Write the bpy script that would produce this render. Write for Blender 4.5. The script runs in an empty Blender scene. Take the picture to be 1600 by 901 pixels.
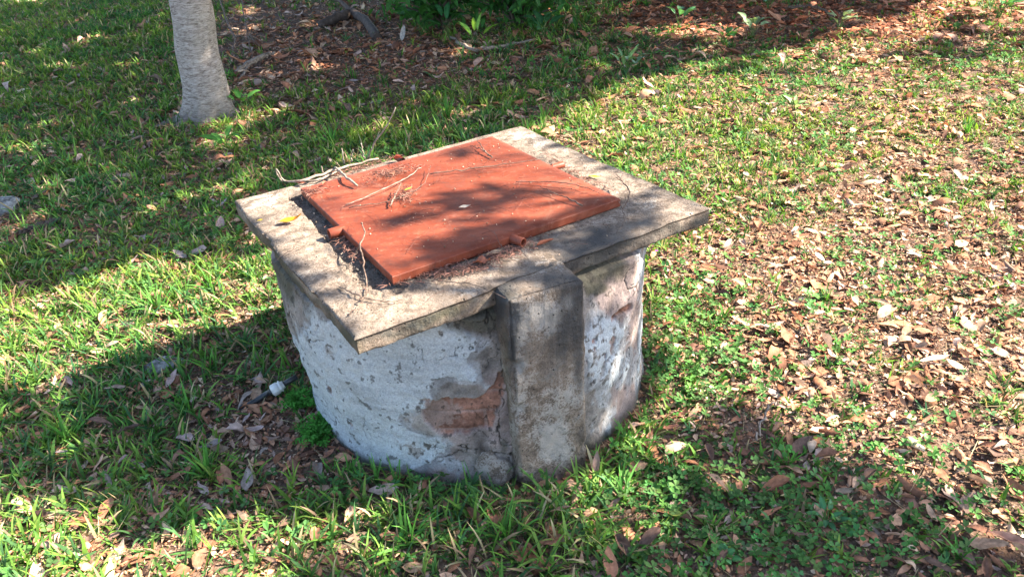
import bpy, math
import numpy as np
from mathutils import Vector, Matrix

rng = np.random.default_rng(7)
scn = bpy.context.scene
COL = scn.collection

# ------------------------------------------------------------------ camera
F_PX, CX, CY, EYE = 1163.0, 800.0, 450.5, 1.67
R = np.array([[0.9977052318977198, 0.0677072392282955, 0.0],
              [-0.034297416378911226, 0.5053922173142448, -0.8622078600360373],
              [-0.0583777138439767, 0.8602292929412911, 0.5065546427504906]])
cam_d = bpy.data.cameras.new('camera')
cam = bpy.data.objects.new('camera', cam_d)
COL.objects.link(cam)
M = Matrix.Identity(4)
for i in range(3):
    for j in range(3):
        M[i][j] = R[i][j]
M[2][3] = EYE
cam.matrix_world = M
cam_d.sensor_width = 36.0
cam_d.lens = F_PX / 1600.0 * 36.0
cam_d.clip_start = 0.05
cam_d.clip_end = 500.0
scn.camera = cam

# ------------------------------------------------------------------ light
SA, SB, SH = 0.85, 0.10, 0.67            # slab height throws its shadow this far
SUN = np.array([SA, SB, SH]); SUN /= np.linalg.norm(SUN)
EL = math.asin(SUN[2])
world = bpy.data.worlds.new('World')
scn.world = world
world.use_nodes = True
wn = world.node_tree
bg = wn.nodes['Background']
sky = wn.nodes.new('ShaderNodeTexSky')
sky.sky_type = 'NISHITA'
sky.sun_disc = False
sky.sun_elevation = EL
sky.sun_rotation = math.atan2(SUN[0], SUN[1])
wn.links.new(sky.outputs[0], bg.inputs[0])
bg.inputs[1].default_value = 0.088
sd = bpy.data.lights.new('sun', 'SUN')
sd.energy = 5.0
sd.angle = math.radians(0.53)
sd.color = (1.0, 0.91, 0.77)
so = bpy.data.objects.new('sun', sd)
COL.objects.link(so)
so.rotation_euler = Vector(SUN).to_track_quat('Z', 'Y').to_euler()
so.location = (8, 2, 10)
scn.view_settings.view_transform = 'Standard'
scn.view_settings.look = 'None'
scn.view_settings.exposure = 2.58
scn.view_settings.gamma = 1.0
scn.cycles.max_bounces = 6
scn.cycles.diffuse_bounces = 3
scn.cycles.transparent_max_bounces = 4
scn.cycles.use_denoising = True

# ------------------------------------------------------------------ maths helpers
def hashf(i, j, k, s):
    n = (i.astype(np.int64) * 374761393 + j.astype(np.int64) * 668265263 + k.astype(np.int64) * 2147483647 + s * 974634777) & 0xffffffff
    n = ((n ^ (n >> 13)) * 1274126177) & 0xffffffff
    n = ((n ^ (n >> 16)) * 2246822519) & 0xffffffff
    return ((n ^ (n >> 15)) & 0xffffff) / float(0xffffff)

def vnoise(x, y, z=0.0, s=0):
    x = np.asarray(x, float); y = np.asarray(y, float); z = np.zeros_like(x) + z
    i, j, k = np.floor(x), np.floor(y), np.floor(z)
    fx, fy, fz = x - i, y - j, z - k
    fx, fy, fz = [f * f * (3 - 2 * f) for f in (fx, fy, fz)]
    r = 0
    for a in (0, 1):
        for b in (0, 1):
            for c in (0, 1):
                r = r + hashf(i + a, j + b, k + c, s) * (fx if a else 1 - fx) * (fy if b else 1 - fy) * (fz if c else 1 - fz)
    return r

def fbm(x, y, z=0.0, s=0, o=4):
    r, a, t = 0, 0.5, 0
    for q in range(o):
        f = 2 ** q
        r = r + a * vnoise(np.asarray(x) * f, np.asarray(y) * f, np.asarray(z) * f, s + q)
        t += a; a *= 0.5
    return r / t

def sstep(a, b, x):
    t = np.clip((np.asarray(x, float) - a) / (b - a), 0, 1)
    return t * t * (3 - 2 * t)

def at(px, py, z=0.0):
    """world point at height z seen at photo pixel (px, py)"""
    d = R @ np.array([(px - CX) / F_PX, -(py - CY) / F_PX, -1.0])
    t = (z - EYE) / d[2]
    return np.array([d[0] * t, d[1] * t, z])

def at_y(px, py, Y):
    d = R @ np.array([(px - CX) / F_PX, -(py - CY) / F_PX, -1.0])
    t = Y / d[1]
    return np.array([d[0] * t, Y, EYE + d[2] * t])

def pix(P):
    P = np.atleast_2d(P)
    c = (P - np.array([0, 0, EYE])) @ R
    w = np.where(c[:, 2] < -0.05, -c[:, 2], 0.05)
    px = CX + F_PX * c[:, 0] / w
    py = CY - F_PX * c[:, 1] / w
    bad = c[:, 2] > -0.05
    return np.where(bad, 9e5, px), np.where(bad, 9e5, py)

def in_poly(px, py, poly):
    r = np.zeros(px.shape, bool)
    n = len(poly)
    for i in range(n):
        x0, y0 = poly[i]; x1, y1 = poly[(i + 1) % n]
        if y0 == y1:
            continue
        c = ((y0 > py) != (y1 > py)) & (px < (x1 - x0) * (py - y0) / (y1 - y0) + x0)
        r ^= c
    return r

def blobs(px, py, L):
    r = np.zeros(px.shape)
    for b in L:
        bx, by, rx, ry, s = b[:5]
        a = math.radians(b[5]) if len(b) > 5 else 0
        dx, dy = px - bx, py - by
        u = dx * math.cos(a) + dy * math.sin(a); v = -dx * math.sin(a) + dy * math.cos(a)
        r = r + s * np.exp(-((u / rx) ** 2 + (v / ry) ** 2))
    return r

def gz(x, y):
    x = np.asarray(x, float); y = np.asarray(y, float)
    mound = 0.14 * np.exp(-((x + 1.25) / 0.62) ** 2 - ((y - 1.18) / 0.42) ** 2)  # rise added to shorten the well's shadow at the lower left
    return mound + (fbm(x * 1.3 + 50, y * 1.3 + 50, s=3, o=3) - 0.5) * 0.05 + (fbm(x * 9 + 9, y * 9 + 70, s=11, o=3) - 0.5) * 0.022

# ------------------------------------------------------------------ object helpers
def tag(o, label=None, cat=None, group=None, kind=None):
    if label: o['label'] = label
    if cat: o['category'] = cat
    if group: o['group'] = group
    if kind: o['kind'] = kind
    return o

def empty(name, loc, label, cat, group=None):
    o = bpy.data.objects.new(name, None)
    COL.objects.link(o)
    o.location = loc
    o.empty_display_size = 0.05
    return tag(o, label, cat, group)

def np_mesh(name, V, Fq, mat, parent=None, col=None, smooth=True, tri=None, origin=None):
    """V (n,3), Fq (m,4) quads, tri (k,3) triangles, col (n,3) colour attribute"""
    V = np.asarray(V, np.float32)
    if origin is not None:
        V = V - np.asarray(origin, np.float32)
    me = bpy.data.meshes.new(name)
    me.vertices.add(len(V)); me.vertices.foreach_set('co', V.ravel())
    Fq = np.asarray(Fq, np.int32).reshape(-1, 4) if Fq is not None and len(Fq) else np.zeros((0, 4), np.int32)
    T = np.asarray(tri, np.int32).reshape(-1, 3) if tri is not None and len(tri) else np.zeros((0, 3), np.int32)
    idx = np.concatenate([Fq.ravel(), T.ravel()])
    me.loops.add(len(idx)); me.loops.foreach_set('vertex_index', idx)
    nq, nt = len(Fq), len(T)
    me.polygons.add(nq + nt)
    st = np.concatenate([np.arange(nq) * 4, nq * 4 + np.arange(nt) * 3]).astype(np.int32)
    me.polygons.foreach_set('loop_start', st)
    me.polygons.foreach_set('use_smooth', np.full(nq + nt, smooth))
    if col is not None:
        c = np.ones((len(V), 4), np.float32); c[:, :3] = col
        a = me.color_attributes.new('Col', 'FLOAT_COLOR', 'POINT')
        a.data.foreach_set('color', c.ravel())
    me.update(calc_edges=True)
    me.validate()
    me.materials.append(mat)
    o = bpy.data.objects.new(name, me)
    COL.objects.link(o)
    if origin is not None:
        o.location = [float(v) for v in origin]
    if parent is not None:
        o.parent = parent
        o.location = [a - b for a, b in zip(o.location, parent.location)]
    return o

def tube(points, radii, n=8, bumps=0.0, seed=0, closed=True):
    P = np.array(points, float); m = len(P)
    rad = np.interp(np.linspace(0, 1, m), np.linspace(0, 1, len(radii)), radii)
    T = np.gradient(P, axis=0); T /= np.linalg.norm(T, axis=1)[:, None] + 1e-12
    up = np.array([0.13, 0.21, 0.97]) if abs(T[0][2]) < 0.9 else np.array([1.0, 0.1, 0])
    V = []
    u = np.cross(T[0], up); u /= np.linalg.norm(u)
    for i in range(m):
        u = u - T[i] * u.dot(T[i]); u /= np.linalg.norm(u)
        w = np.cross(T[i], u)
        a = np.linspace(0, 2 * np.pi, n, endpoint=False)
        rr = rad[i] * (1 + bumps * (vnoise(np.cos(a) * 2 + 9, np.sin(a) * 2 + 9, i * 0.7, seed) - 0.5) * 2)
        V.append(P[i] + rr[:, None] * (np.cos(a)[:, None] * u + np.sin(a)[:, None] * w))
    V = np.concatenate(V)
    i, j = np.meshgrid(np.arange(m - 1), np.arange(n), indexing='ij')
    i, j = i.ravel(), j.ravel()
    Fq = np.stack([i * n + j, i * n + (j + 1) % n, (i + 1) * n + (j + 1) % n, (i + 1) * n + j], 1)
    tri = []
    if closed:
        c0, c1 = len(V), len(V) + 1
        V = np.vstack([V, P[0], P[-1]])
        k = np.arange(n)
        tri = np.concatenate([np.stack([np.full(n, c0), (k + 1) % n, k], 1),
                              np.stack([np.full(n, c1), (m - 1) * n + k, (m - 1) * n + (k + 1) % n], 1)])
    return V, Fq, tri

def smooth_path(pts, n=14, wob=0.0, seed=0):
    P = np.array(pts, float)
    if len(P) < 3:
        t = np.linspace(0, 1, n)[:, None]
        Q = P[0] * (1 - t) + P[-1] * t
    else:
        Q = []
        E = np.vstack([2 * P[0] - P[1], P, 2 * P[-1] - P[-2]])
        k = max(2, n // (len(P) - 1))
        for i in range(1, len(E) - 2):
            for t in np.linspace(0, 1, k, endpoint=False):
                a, b, c, d = E[i - 1:i + 3]
                Q.append(0.5 * ((2 * b) + (-a + c) * t + (2 * a - 5 * b + 4 * c - d) * t * t + (-a + 3 * b - 3 * c + d) * t ** 3))
        Q.append(P[-1]); Q = np.array(Q)
    if wob:
        r = np.random.default_rng(seed + 100)
        Q[1:-1] += r.normal(0, wob, Q[1:-1].shape)
    return Q

class Batch:
    def __init__(s): s.V, s.Q, s.T, s.C, s.n = [], [], [], [], 0
    def add(s, V, Q=None, T=None, C=(0.3, 0.3, 0.3)):
        V = np.asarray(V, float)
        s.V.append(V)
        if Q is not None and len(Q): s.Q.append(np.asarray(Q) + s.n)
        if T is not None and len(T): s.T.append(np.asarray(T) + s.n)
        C = np.asarray(C, float)
        s.C.append(np.broadcast_to(C, V.shape) if C.ndim == 1 else C)
        s.n += len(V)
    def build(s, name, mat, parent=None, smooth=True, origin=None):
        return np_mesh(name, np.concatenate(s.V), np.concatenate(s.Q) if s.Q else None, mat, parent,
                       np.concatenate(s.C), smooth, np.concatenate(s.T) if s.T else None, origin)

# ------------------------------------------------------------------ materials
class NT:
    def __init__(s, name):
        s.m = bpy.data.materials.new(name); s.m.use_nodes = True
        s.t = s.m.node_tree; s.b = s.t.nodes['Principled BSDF']; s.out = s.t.nodes['Material Output']
    def n(s, kind, **kw):
        nd = s.t.nodes.new(kind)
        for k, v in kw.items(): setattr(nd, k, v)
        return nd
    def l(s, a, b): s.t.links.new(a, b)
    def set(s, nd, k, v):
        if hasattr(v, 'is_output') or isinstance(v, bpy.types.NodeSocket): s.l(v, nd.inputs[k])
        else: nd.inputs[k].default_value = v
    def coord(s, which='Object'): return s.n('ShaderNodeTexCoord').outputs[which]
    def noise(s, scale, detail=6, rough=0.6, vec=None, dist=0.0):
        nd = s.n('ShaderNodeTexNoise'); nd.inputs['Scale'].default_value = scale
        nd.inputs['Detail'].default_value = detail; nd.inputs['Roughness'].default_value = rough
        nd.inputs['Distortion'].default_value = dist
        s.l(vec if vec is not None else s.coord(), nd.inputs['Vector'])
        return nd.outputs['Fac']
    def vor(s, scale, vec=None, feat='F1', out='Distance'):
        nd = s.n('ShaderNodeTexVoronoi', feature=feat); nd.inputs['Scale'].default_value = scale
        s.l(vec if vec is not None else s.coord(), nd.inputs['Vector'])
        return nd.outputs[out]
    def math(s, op, a, b=0.0, c=None):
        nd = s.n('ShaderNodeMath', operation=op)
        s.set(nd, 0, a); s.set(nd, 1, b)
        if c is not None: s.set(nd, 2, c)
        return nd.outputs[0]
    def ramp(s, fac, stops):
        nd = s.n('ShaderNodeValToRGB'); s.l(fac, nd.inputs[0])
        e = nd.color_ramp.elements
        while len(e) < len(stops): e.new(0.5)
        for el, (p, c) in zip(e, stops):
            el.position = p
            el.color = (c, c, c, 1) if not hasattr(c, '__len__') else (*c, 1)
        return nd.outputs[0]
    def mix(s, fac, a, b, mode='MIX'):
        nd = s.n('ShaderNodeMix', data_type='RGBA', blend_type=mode)
        s.set(nd, 0, fac)
        for k, v in ((6, a), (7, b)):
            s.set(nd, k, v if isinstance(v, bpy.types.NodeSocket) else (*v, 1))
        return nd.outputs[2]
    def attr(s, name='Col'):
        nd = s.n('ShaderNodeAttribute', attribute_name=name)
        return nd.outputs['Color']
    def sep(s, c):
        nd = s.n('ShaderNodeSeparateColor'); s.l(c, nd.inputs[0]); return nd.outputs
    def scaled(s, v, which='Object'):
        nd = s.n('ShaderNodeMapping'); s.l(s.coord(which), nd.inputs[0]); nd.inputs['Scale'].default_value = v
        return nd.outputs[0]
    def bump(s, h, dist=0.01, strength=1.0, prev=None):
        nd = s.n('ShaderNodeBump'); s.l(h, nd.inputs['Height'])
        nd.inputs['Distance'].default_value = dist; nd.inputs['Strength'].default_value = strength
        if prev is not None: s.l(prev, nd.inputs['Normal'])
        return nd.outputs[0]
    def done(s, col, rough=0.8, normal=None, spec=0.3):
        s.set(s.b, 'Base Color', col if isinstance(col, bpy.types.NodeSocket) else (*col, 1))
        s.set(s.b, 'Roughness', rough); s.b.inputs['Specular IOR Level'].default_value = spec
        if normal is not None: s.l(normal, s.b.inputs['Normal'])
        return s.m
    def translucent(s, col, fac):
        tr = s.n('ShaderNodeBsdfTranslucent'); s.l(col, tr.inputs[0])
        mx = s.n('ShaderNodeMixShader'); mx.inputs[0].default_value = fac
        s.l(s.b.outputs[0], mx.inputs[1]); s.l(tr.outputs[0], mx.inputs[2]); s.l(mx.outputs[0], s.out.inputs[0])

def mat_plant(name, fac=0.35, rough=0.45, spec=0.4):
    m = NT(name)
    c = m.attr()
    n = m.noise(35, 2)
    c2 = m.mix(1.0, c, m.ramp(n, [(0.3, 0.75), (0.7, 1.2)]), 'MULTIPLY')
    m.done(c2, rough + 0.12, None, spec * 0.35)
    yel = m.mix(1.0, c2, (1.15, 1.15, 0.6), 'MULTIPLY')
    m.translucent(yel, fac)
    return m.m

def mat_dry(name):
    m = NT(name)
    c = m.attr()
    n = m.noise(60, 4)
    w = m.noise(220, 2)
    c2 = m.mix(1.0, c, m.ramp(n, [(0.3, 0.6), (0.7, 1.25)]), 'MULTIPLY')
    m.done(c2, 0.75, m.bump(w, 0.002, 0.6), 0.12)
    m.translucent(c2, 0.12)
    return m.m

def mat_soil():
    m = NT('soil_and_debris')
    a = m.noise(3.0, 8, 0.7); b = m.noise(45, 6, 0.75); v = m.vor(70)
    base = m.ramp(b, [(0.36, (0.035, 0.022, 0.016)), (0.5, (0.13, 0.085, 0.06)), (0.62, (0.28, 0.195, 0.145))])
    c = m.mix(m.ramp(a, [(0.4, 0.0), (0.65, 0.6)]), base, (0.20, 0.115, 0.075))
    c = m.mix(m.ramp(v, [(0.0, 0.5), (0.35, 0.0)]), c, (0.035, 0.025, 0.018))
    nb = m.bump(m.math('ADD', b, m.math('MULTIPLY', v, 0.5)), 0.02, 0.9)
    return m.done(c, 0.95, nb, 0.1)

def mat_wall():
    m = NT('flaking_limewash')
    fine = m.noise(180, 5, 0.75)
    c = m.mix(1.0, m.attr(), m.ramp(fine, [(0.35, 0.72), (0.65, 1.22)]), 'MULTIPLY')
    return m.done(c, 0.93, m.bump(fine, 0.003, 0.8), 0.12)

def mat_concrete():
    m = NT('weathered_concrete')
    A = m.sep(m.attr())     # r: pale, g: moss / lichen, b: dark stain and painted lid shade
    big = m.noise(4, 8, 0.6); mid = m.noise(24, 8, 0.7); fine = m.noise(160, 6, 0.75); sp = m.vor(130)
    c = m.ramp(mid, [(0.38, (0.13, 0.098, 0.075)), (0.5, (0.25, 0.19, 0.147)), (0.62, (0.355, 0.285, 0.225))])
    c = m.mix(m.ramp(fine, [(0.40, 0.7), (0.52, 0.0)]), c, (0.07, 0.058, 0.046))
    c = m.mix(m.ramp(sp, [(0.10, 0.5), (0.2, 0.0)]), c, (0.40, 0.37, 0.33))
    def mask(ch, spread, lo, hi, n):
        return m.ramp(m.math('ADD', ch, m.math('MULTIPLY', m.math('SUBTRACT', n, 0.5), spread)), [(lo, 0.0), (hi, 1.0)])
    nb = m.math('ADD', m.math('MULTIPLY', mid, 0.5), m.math('MULTIPLY', fine, 0.5))
    c = m.mix(m.math('MULTIPLY', mask(A[0], 2.4, 0.40, 0.65, nb), 0.75), c, (0.37, 0.345, 0.315))
    c = m.mix(m.math('MULTIPLY', mask(A[1], 2.0, 0.42, 0.8, nb), 0.75), c, (0.085, 0.082, 0.04))
    fd = mask(A[2], 2.2, 0.30, 0.95, nb)
    c = m.mix(m.math('MULTIPLY', fd, 0.85), c, (0.05, 0.052, 0.055))
    pit = m.ramp(m.vor(38), [(0.05, 1.0), (0.12, 0.0)])
    c = m.mix(m.math('MULTIPLY', pit, 0.85), c, (0.03, 0.03, 0.03))
    h = m.math('ADD', m.math('MULTIPLY', mid, 0.7), m.math('MULTIPLY', fine, 0.5))
    h = m.math('SUBTRACT', h, pit)
    h2 = m.math('MULTIPLY', m.noise(70, 4, 0.8), A[2])
    h = m.math('ADD', h, m.math('MULTIPLY', h2, 1.2))
    return m.done(c, 0.93, m.bump(h, 0.012, 0.95), 0.15)

def mat_red():
    m = NT('red_oxide_paint')
    a = m.noise(3, 6, 0.6, vec=m.scaled((1.2, 4.0, 1))); b = m.noise(60, 6, 0.7); g = m.noise(8, 8, 0.7, vec=m.scaled((1, 9, 1)))
    c = m.ramp(a, [(0.38, (0.11, 0.025, 0.013)), (0.52, (0.175, 0.039, 0.019)), (0.64, (0.225, 0.060, 0.032))])
    c = m.mix(m.ramp(g, [(0.52, 0.0), (0.68, 0.35)]), c, (0.075, 0.024, 0.018))
    c = m.mix(m.ramp(m.noise(14, 10, 0.75), [(0.53, 0.0), (0.60, 0.5)]), c, (0.10, 0.035, 0.024))
    c = m.mix(m.ramp(m.noise(5, 10, 0.8, dist=1.0), [(0.56, 0.0), (0.62, 0.35)]), c, (0.26, 0.13, 0.09))
    c = m.mix(m.ramp(b, [(0.56, 0.0), (0.68, 0.35)]), c, (0.30, 0.14, 0.09))
    c = m.mix(m.ramp(m.vor(55), [(0.03, 0.7), (0.07, 0.0)]), c, (0.12, 0.05, 0.04))
    return m.done(c, m.ramp(b, [(0.3, 0.42), (0.7, 0.62)]), m.bump(m.math('ADD', g, b), 0.0015, 0.5), 0.25)

def mat_simple(name, stops, scale=20, rough=0.7, dist=0.004, vec=None, spec=0.3):
    m = NT(name)
    v = m.scaled(vec) if vec else None
    n = m.noise(scale, 7, 0.68, vec=v)
    return m.done(m.ramp(n, stops), rough, m.bump(n, dist, 0.8), spec)

MG = mat_plant('grass_blades', 0.33, 0.5, 0.3)
MC = mat_plant('small_leaves', 0.32, 0.5, 0.3)
ML = mat_plant('broad_leaves', 0.30, 0.38, 0.45)
MD = mat_dry('dry_leaves')
MSOIL, MWALL, MCON, MRED = mat_soil(), mat_wall(), mat_concrete(), mat_red()
MTWIG = mat_simple('dead_twig', [(0.36, (0.05, 0.03, 0.022)), (0.5, (0.12, 0.075, 0.055)), (0.64, (0.20, 0.145, 0.11))], 50, 0.8, 0.002)
MTWIGP = mat_simple('bleached_twig', [(0.36, (0.12, 0.085, 0.065)), (0.5, (0.22, 0.17, 0.135)), (0.64, (0.32, 0.265, 0.22))], 50, 0.8, 0.002)
MSTONE = mat_simple('grey_stone', [(0.38, (0.06, 0.062, 0.06)), (0.5, (0.19, 0.19, 0.185)), (0.62, (0.33, 0.33, 0.32))], 22, 0.95, 0.012)
MWHITE = mat_simple('white_plastic', [(0.3, (0.45, 0.44, 0.42)), (0.7, (0.62, 0.61, 0.6))], 40, 0.4, 0.001, spec=0.5)
MBLACK = mat_simple('black_plastic', [(0.3, (0.012, 0.012, 0.014)), (0.7, (0.03, 0.03, 0.032))], 40, 0.4, 0.001, spec=0.5)
MDARKIN = mat_simple('rusty_inside', [(0.3, (0.03, 0.012, 0.01)), (0.7, (0.07, 0.03, 0.02))], 40, 0.8, 0.001)
MWOOD = mat_simple('rotting_wood', [(0.3, (0.03, 0.02, 0.016)), (0.55, (0.09, 0.064, 0.052)), (0.75, (0.17, 0.13, 0.11))], 25, 0.9, 0.006)
MCLUMP = mat_simple('dark_soil_clump', [(0.3, (0.012, 0.012, 0.012)), (0.6, (0.04, 0.035, 0.03)), (0.8, (0.08, 0.07, 0.06))], 60, 0.9, 0.01)

def mat_bark():
    m = NT('pale_ringed_bark')
    rings = m.noise(9, 6, 0.7, vec=m.scaled((1.6, 1.6, 7.0)), dist=1.2); fine = m.noise(70, 6, 0.75, vec=m.scaled((0.5, 0.5, 2))); big = m.noise(3.5, 5, 0.6)
    c = m.ramp(rings, [(0.38, (0.17, 0.13, 0.11)), (0.47, (0.34, 0.285, 0.25)), (0.60, (0.48, 0.42, 0.38))])
    c = m.mix(m.ramp(fine, [(0.38, 0.6), (0.52, 0.0)]), c, (0.11, 0.085, 0.07))
    c = m.mix(m.ramp(big, [(0.45, 0.0), (0.7, 0.4)]), c, (0.24, 0.23, 0.17))
    A = m.sep(m.attr())
    c = m.mix(m.math('MULTIPLY', A[2], 0.75), c, (0.08, 0.055, 0.048))
    return m.done(c, 0.85, m.bump(m.math('ADD', rings, m.math('MULTIPLY', fine, 0.9)), 0.007, 0.7), 0.15)
MBARK = mat_bark()

# ------------------------------------------------------------------ ground
def axis(lo, hi, fine_lo, fine_hi, step):
    f = np.arange(fine_lo, fine_hi, step)
    def out(a, b, s):
        r = [a]; d = s
        while abs(r[-1] - b) > d and len(r) < 400:
            r.append(r[-1] + math.copysign(d, b - a)); d *= 1.12
        r.append(b)
        return r[1:]
    return np.array(sorted(set(out(fine_lo, lo, step)) | set(f) | set(out(f[-1], hi, step))))
gxs = axis(-90, 90, -3.0, 3.2, 0.022)
gys = axis(-40, 140, 0.8, 5.2, 0.022)
GX, GY = np.meshgrid(gxs, gys)
GV = np.stack([GX.ravel(), GY.ravel(), gz(GX.ravel(), GY.ravel())], 1)
nx, ny = len(gxs), len(gys)
ii, jj = np.meshgrid(np.arange(ny - 1), np.arange(nx - 1), indexing='ij'); ii, jj = ii.ravel(), jj.ravel()
GF = np.stack([ii * nx + jj, ii * nx + jj + 1, (ii + 1) * nx + jj + 1, (ii + 1) * nx + jj], 1)
tag(np_mesh('ground', GV, GF, MSOIL), kind='structure')

# ------------------------------------------------------------------ the well
WC = np.array([-0.125, 2.262]); WR = 0.578
L_, N_, R_, F_ = [at(*p, 0.67)[:2] for p in ((364, 313), (552, 530), (1110, 324), (815, 196))]
ZT, ZB = 0.67, 0.607

def edge_dist(th, A, B):
    d = (B - A) / np.linalg.norm(B - A); nrm = np.array([d[1], -d[0]])
    if nrm.dot(A - WC) < 0: nrm = -nrm
    D = nrm.dot(A - WC)
    c = np.cos(th) * nrm[0] + np.sin(th) * nrm[1]
    return np.where(c > 0.05, D / np.maximum(c, 0.05), 9)

def wall_r(th, z):
    lim = np.minimum(np.minimum(edge_dist(th, L_, N_), edge_dist(th, N_, R_)), np.minimum(edge_dist(th, R_, F_), edge_dist(th, F_, L_)))
    flare = (0.030 + 0.042 * sstep(0.0, 0.5, z)) * np.exp(-((((th - math.radians(190)) + np.pi) % (2 * np.pi) - np.pi) / 0.80) ** 2)
    r = WR + flare
    top = np.minimum(r, lim - 0.004 - 0.040 * sstep(0.583, 0.606, z))
    w = sstep(0.34, 0.60, z)
    r = r * (1 - w) + top * w
    r = r + 0.010 * (1 - sstep(0.0, 0.12, z))
    x, y = np.cos(th) * 2, np.sin(th) * 2
    r = r + (fbm(x * 1.7 + 20, y * 1.7 + 20, z * 4, 21, 3) - 0.5) * 0.035 + (fbm(x * 8 + 20, y * 8 + 20, z * 16, 31, 4) - 0.5) * 0.014
    return r

well = empty('well', (WC[0], WC[1], 0), 'old round well with flaking white plaster under a square concrete slab', 'well')
thv = np.concatenate([np.linspace(math.radians(168), math.radians(395), 1020, endpoint=False), np.linspace(math.radians(395), math.radians(528), 90, endpoint=False)])
nt_, nz_ = len(thv), 215
th, zz = np.meshgrid(thv, np.linspace(-0.08, 0.630, nz_))
th, zz = th.ravel(), zz.ravel()
rr = wall_r(th, zz)
WV = np.stack([WC[0] + rr * np.cos(th), WC[1] + rr * np.sin(th), zz], 1)
px, py = pix(WV)
ax, ay = np.cos(th) * 0.58 + 3, np.sin(th) * 0.58 + 3          # metres along the drum
n_a = fbm(ax * 7, ay * 7, zz * 7, 301, 7) - 0.5                # broad + fine ragged edges
n_b = fbm(ax * 26, ay * 26, zz * 26, 321, 5) - 0.5
n_c = fbm(ax * 70, ay * 70, zz * 70, 341, 3) - 0.5
run = fbm(ax * 30, ay * 30, zz * 3, 361, 4) - 0.5              # vertical runs
brush = fbm(ax * 6, ay * 6, zz * 60, 371, 3) - 0.5             # horizontal brush marks
white = blobs(px, py, [(620, 590, 95, 60, 0.85, -10), (560, 600, 60, 70, 0.65), (690, 545, 80, 34, 0.8, -20), (540, 660, 40, 60, 0.6), (520, 560, 30, 40, 0.4),
                       (650, 700, 60, 26, 0.75), (600, 690, 60, 40, 0.5), (490, 545, 30, 60, 0.55), (740, 590, 40, 16, 0.6, 20), (700, 520, 60, 20, 0.6), (640, 560, 80, 30, 0.4), (720, 690, 40, 14, 0.35),
                       (925, 560, 26, 60, 0.5), (945, 520, 34, 22, 0.6, -35), (1000, 430, 8, 60, 0.6), (760, 610, 20, 14, 0.6), (970, 560, 20, 50, 0.25)]) - \
        blobs(px, py, [(750, 505, 50, 26, 0.9), (750, 640, 55, 40, 1.3, -20), (690, 660, 50, 26, 0.55), (640, 655, 40, 22, 0.35), (560, 640, 20, 30, 0.25), (450, 470, 26, 60, 0.4), (980, 450, 60, 40, 0.3)])
front = np.isfinite(px) & (px < 9e4)
Wf = np.clip(white, -0.6, 1.0) + 0.16
Wm = sstep(0.47, 0.57, Wf + n_a * 1.7 + n_b * 0.7)
Thin = sstep(0.30, 0.46, Wf + n_a * 1.6 + n_b * 0.8 + 0.08) * 0.8
Bf = blobs(px, py, [(745, 645, 48, 30, 0.95, -15), (700, 652, 34, 22, 0.5), (778, 600, 16, 34, 0.55), (700, 600, 40, 12, 0.2), (745, 684, 44, 20, 0.45), (690, 625, 26, 10, 0.35), (972, 487, 22, 8, 0.9, -35), (958, 540, 14, 30, 0.4, 20), (930, 590, 20, 20, .3)])
Bm = sstep(0.44, 0.58, Bf + n_a * 1.5 + n_b * 0.9)
# small exposed flecks right of the pillar
fleck = sstep(0.60, 0.64, fbm(ax * 42, ay * 42, zz * 42, 381, 3)) * sstep(0.25, 0.6, blobs(px, py, [(936, 550, 26, 24, 1.0)]))
Bm = np.maximum(Bm, fleck)
lay = np.floor(zz / 0.068); off = (lay % 2) * 0.5
arc = th * 0.58 / 0.19 + off
joint = np.maximum(1 - sstep(0.05, 0.10, np.abs((zz / 0.068) % 1 - 0.5) * 2 + n_b * 0.3) , 0)
joint = np.maximum(sstep(0.86, 0.93, np.abs(((zz / 0.068) % 1) * 2 - 1) + n_b * 0.25), sstep(0.93, 0.97, np.abs((arc % 1) * 2 - 1) + n_b * 0.12))
ck1 = fbm(ax * 5, ay * 5, zz * 5, 401, 5) - 0.5
ckz = sstep(0.02, 0.12, fbm(ax * 3, ay * 3, zz * 3, 411, 2) - 0.5 + blobs(px, py, [(720, 690, 70, 40, 0.25), (780, 560, 20, 120, 0.25), (960, 440, 50, 40, 0.25)]) - 0.03)
crack = (1 - sstep(0.002, 0.007, np.abs(ck1))) * ckz
crack = np.maximum(crack, (1 - sstep(0.0015, 0.005, np.abs(fbm(ax * 9 + 5, ay * 9 + 5, zz * 9, 421, 4) - 0.5))) * ckz * 0.8)
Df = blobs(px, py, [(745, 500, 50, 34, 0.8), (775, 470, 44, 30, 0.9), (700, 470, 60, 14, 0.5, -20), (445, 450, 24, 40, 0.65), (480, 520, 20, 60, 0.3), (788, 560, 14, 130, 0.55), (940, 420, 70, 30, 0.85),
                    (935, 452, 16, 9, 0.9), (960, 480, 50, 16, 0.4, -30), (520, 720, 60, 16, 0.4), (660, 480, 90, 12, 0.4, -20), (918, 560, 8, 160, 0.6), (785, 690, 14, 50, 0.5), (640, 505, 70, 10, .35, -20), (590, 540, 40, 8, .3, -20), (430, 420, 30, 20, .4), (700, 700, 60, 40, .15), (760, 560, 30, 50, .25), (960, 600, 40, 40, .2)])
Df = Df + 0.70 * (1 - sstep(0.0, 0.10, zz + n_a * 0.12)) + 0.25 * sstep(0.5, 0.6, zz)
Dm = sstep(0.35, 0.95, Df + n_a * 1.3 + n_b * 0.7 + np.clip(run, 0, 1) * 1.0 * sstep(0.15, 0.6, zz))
def L3(a, b, t): return a * (1 - t)[:, None] + b * t[:, None]
c = np.tile([0.235, 0.205, 0.185], (len(th), 1)) * (1 + n_a[:, None] * 1.8 + n_b[:, None] * 1.4)
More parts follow.
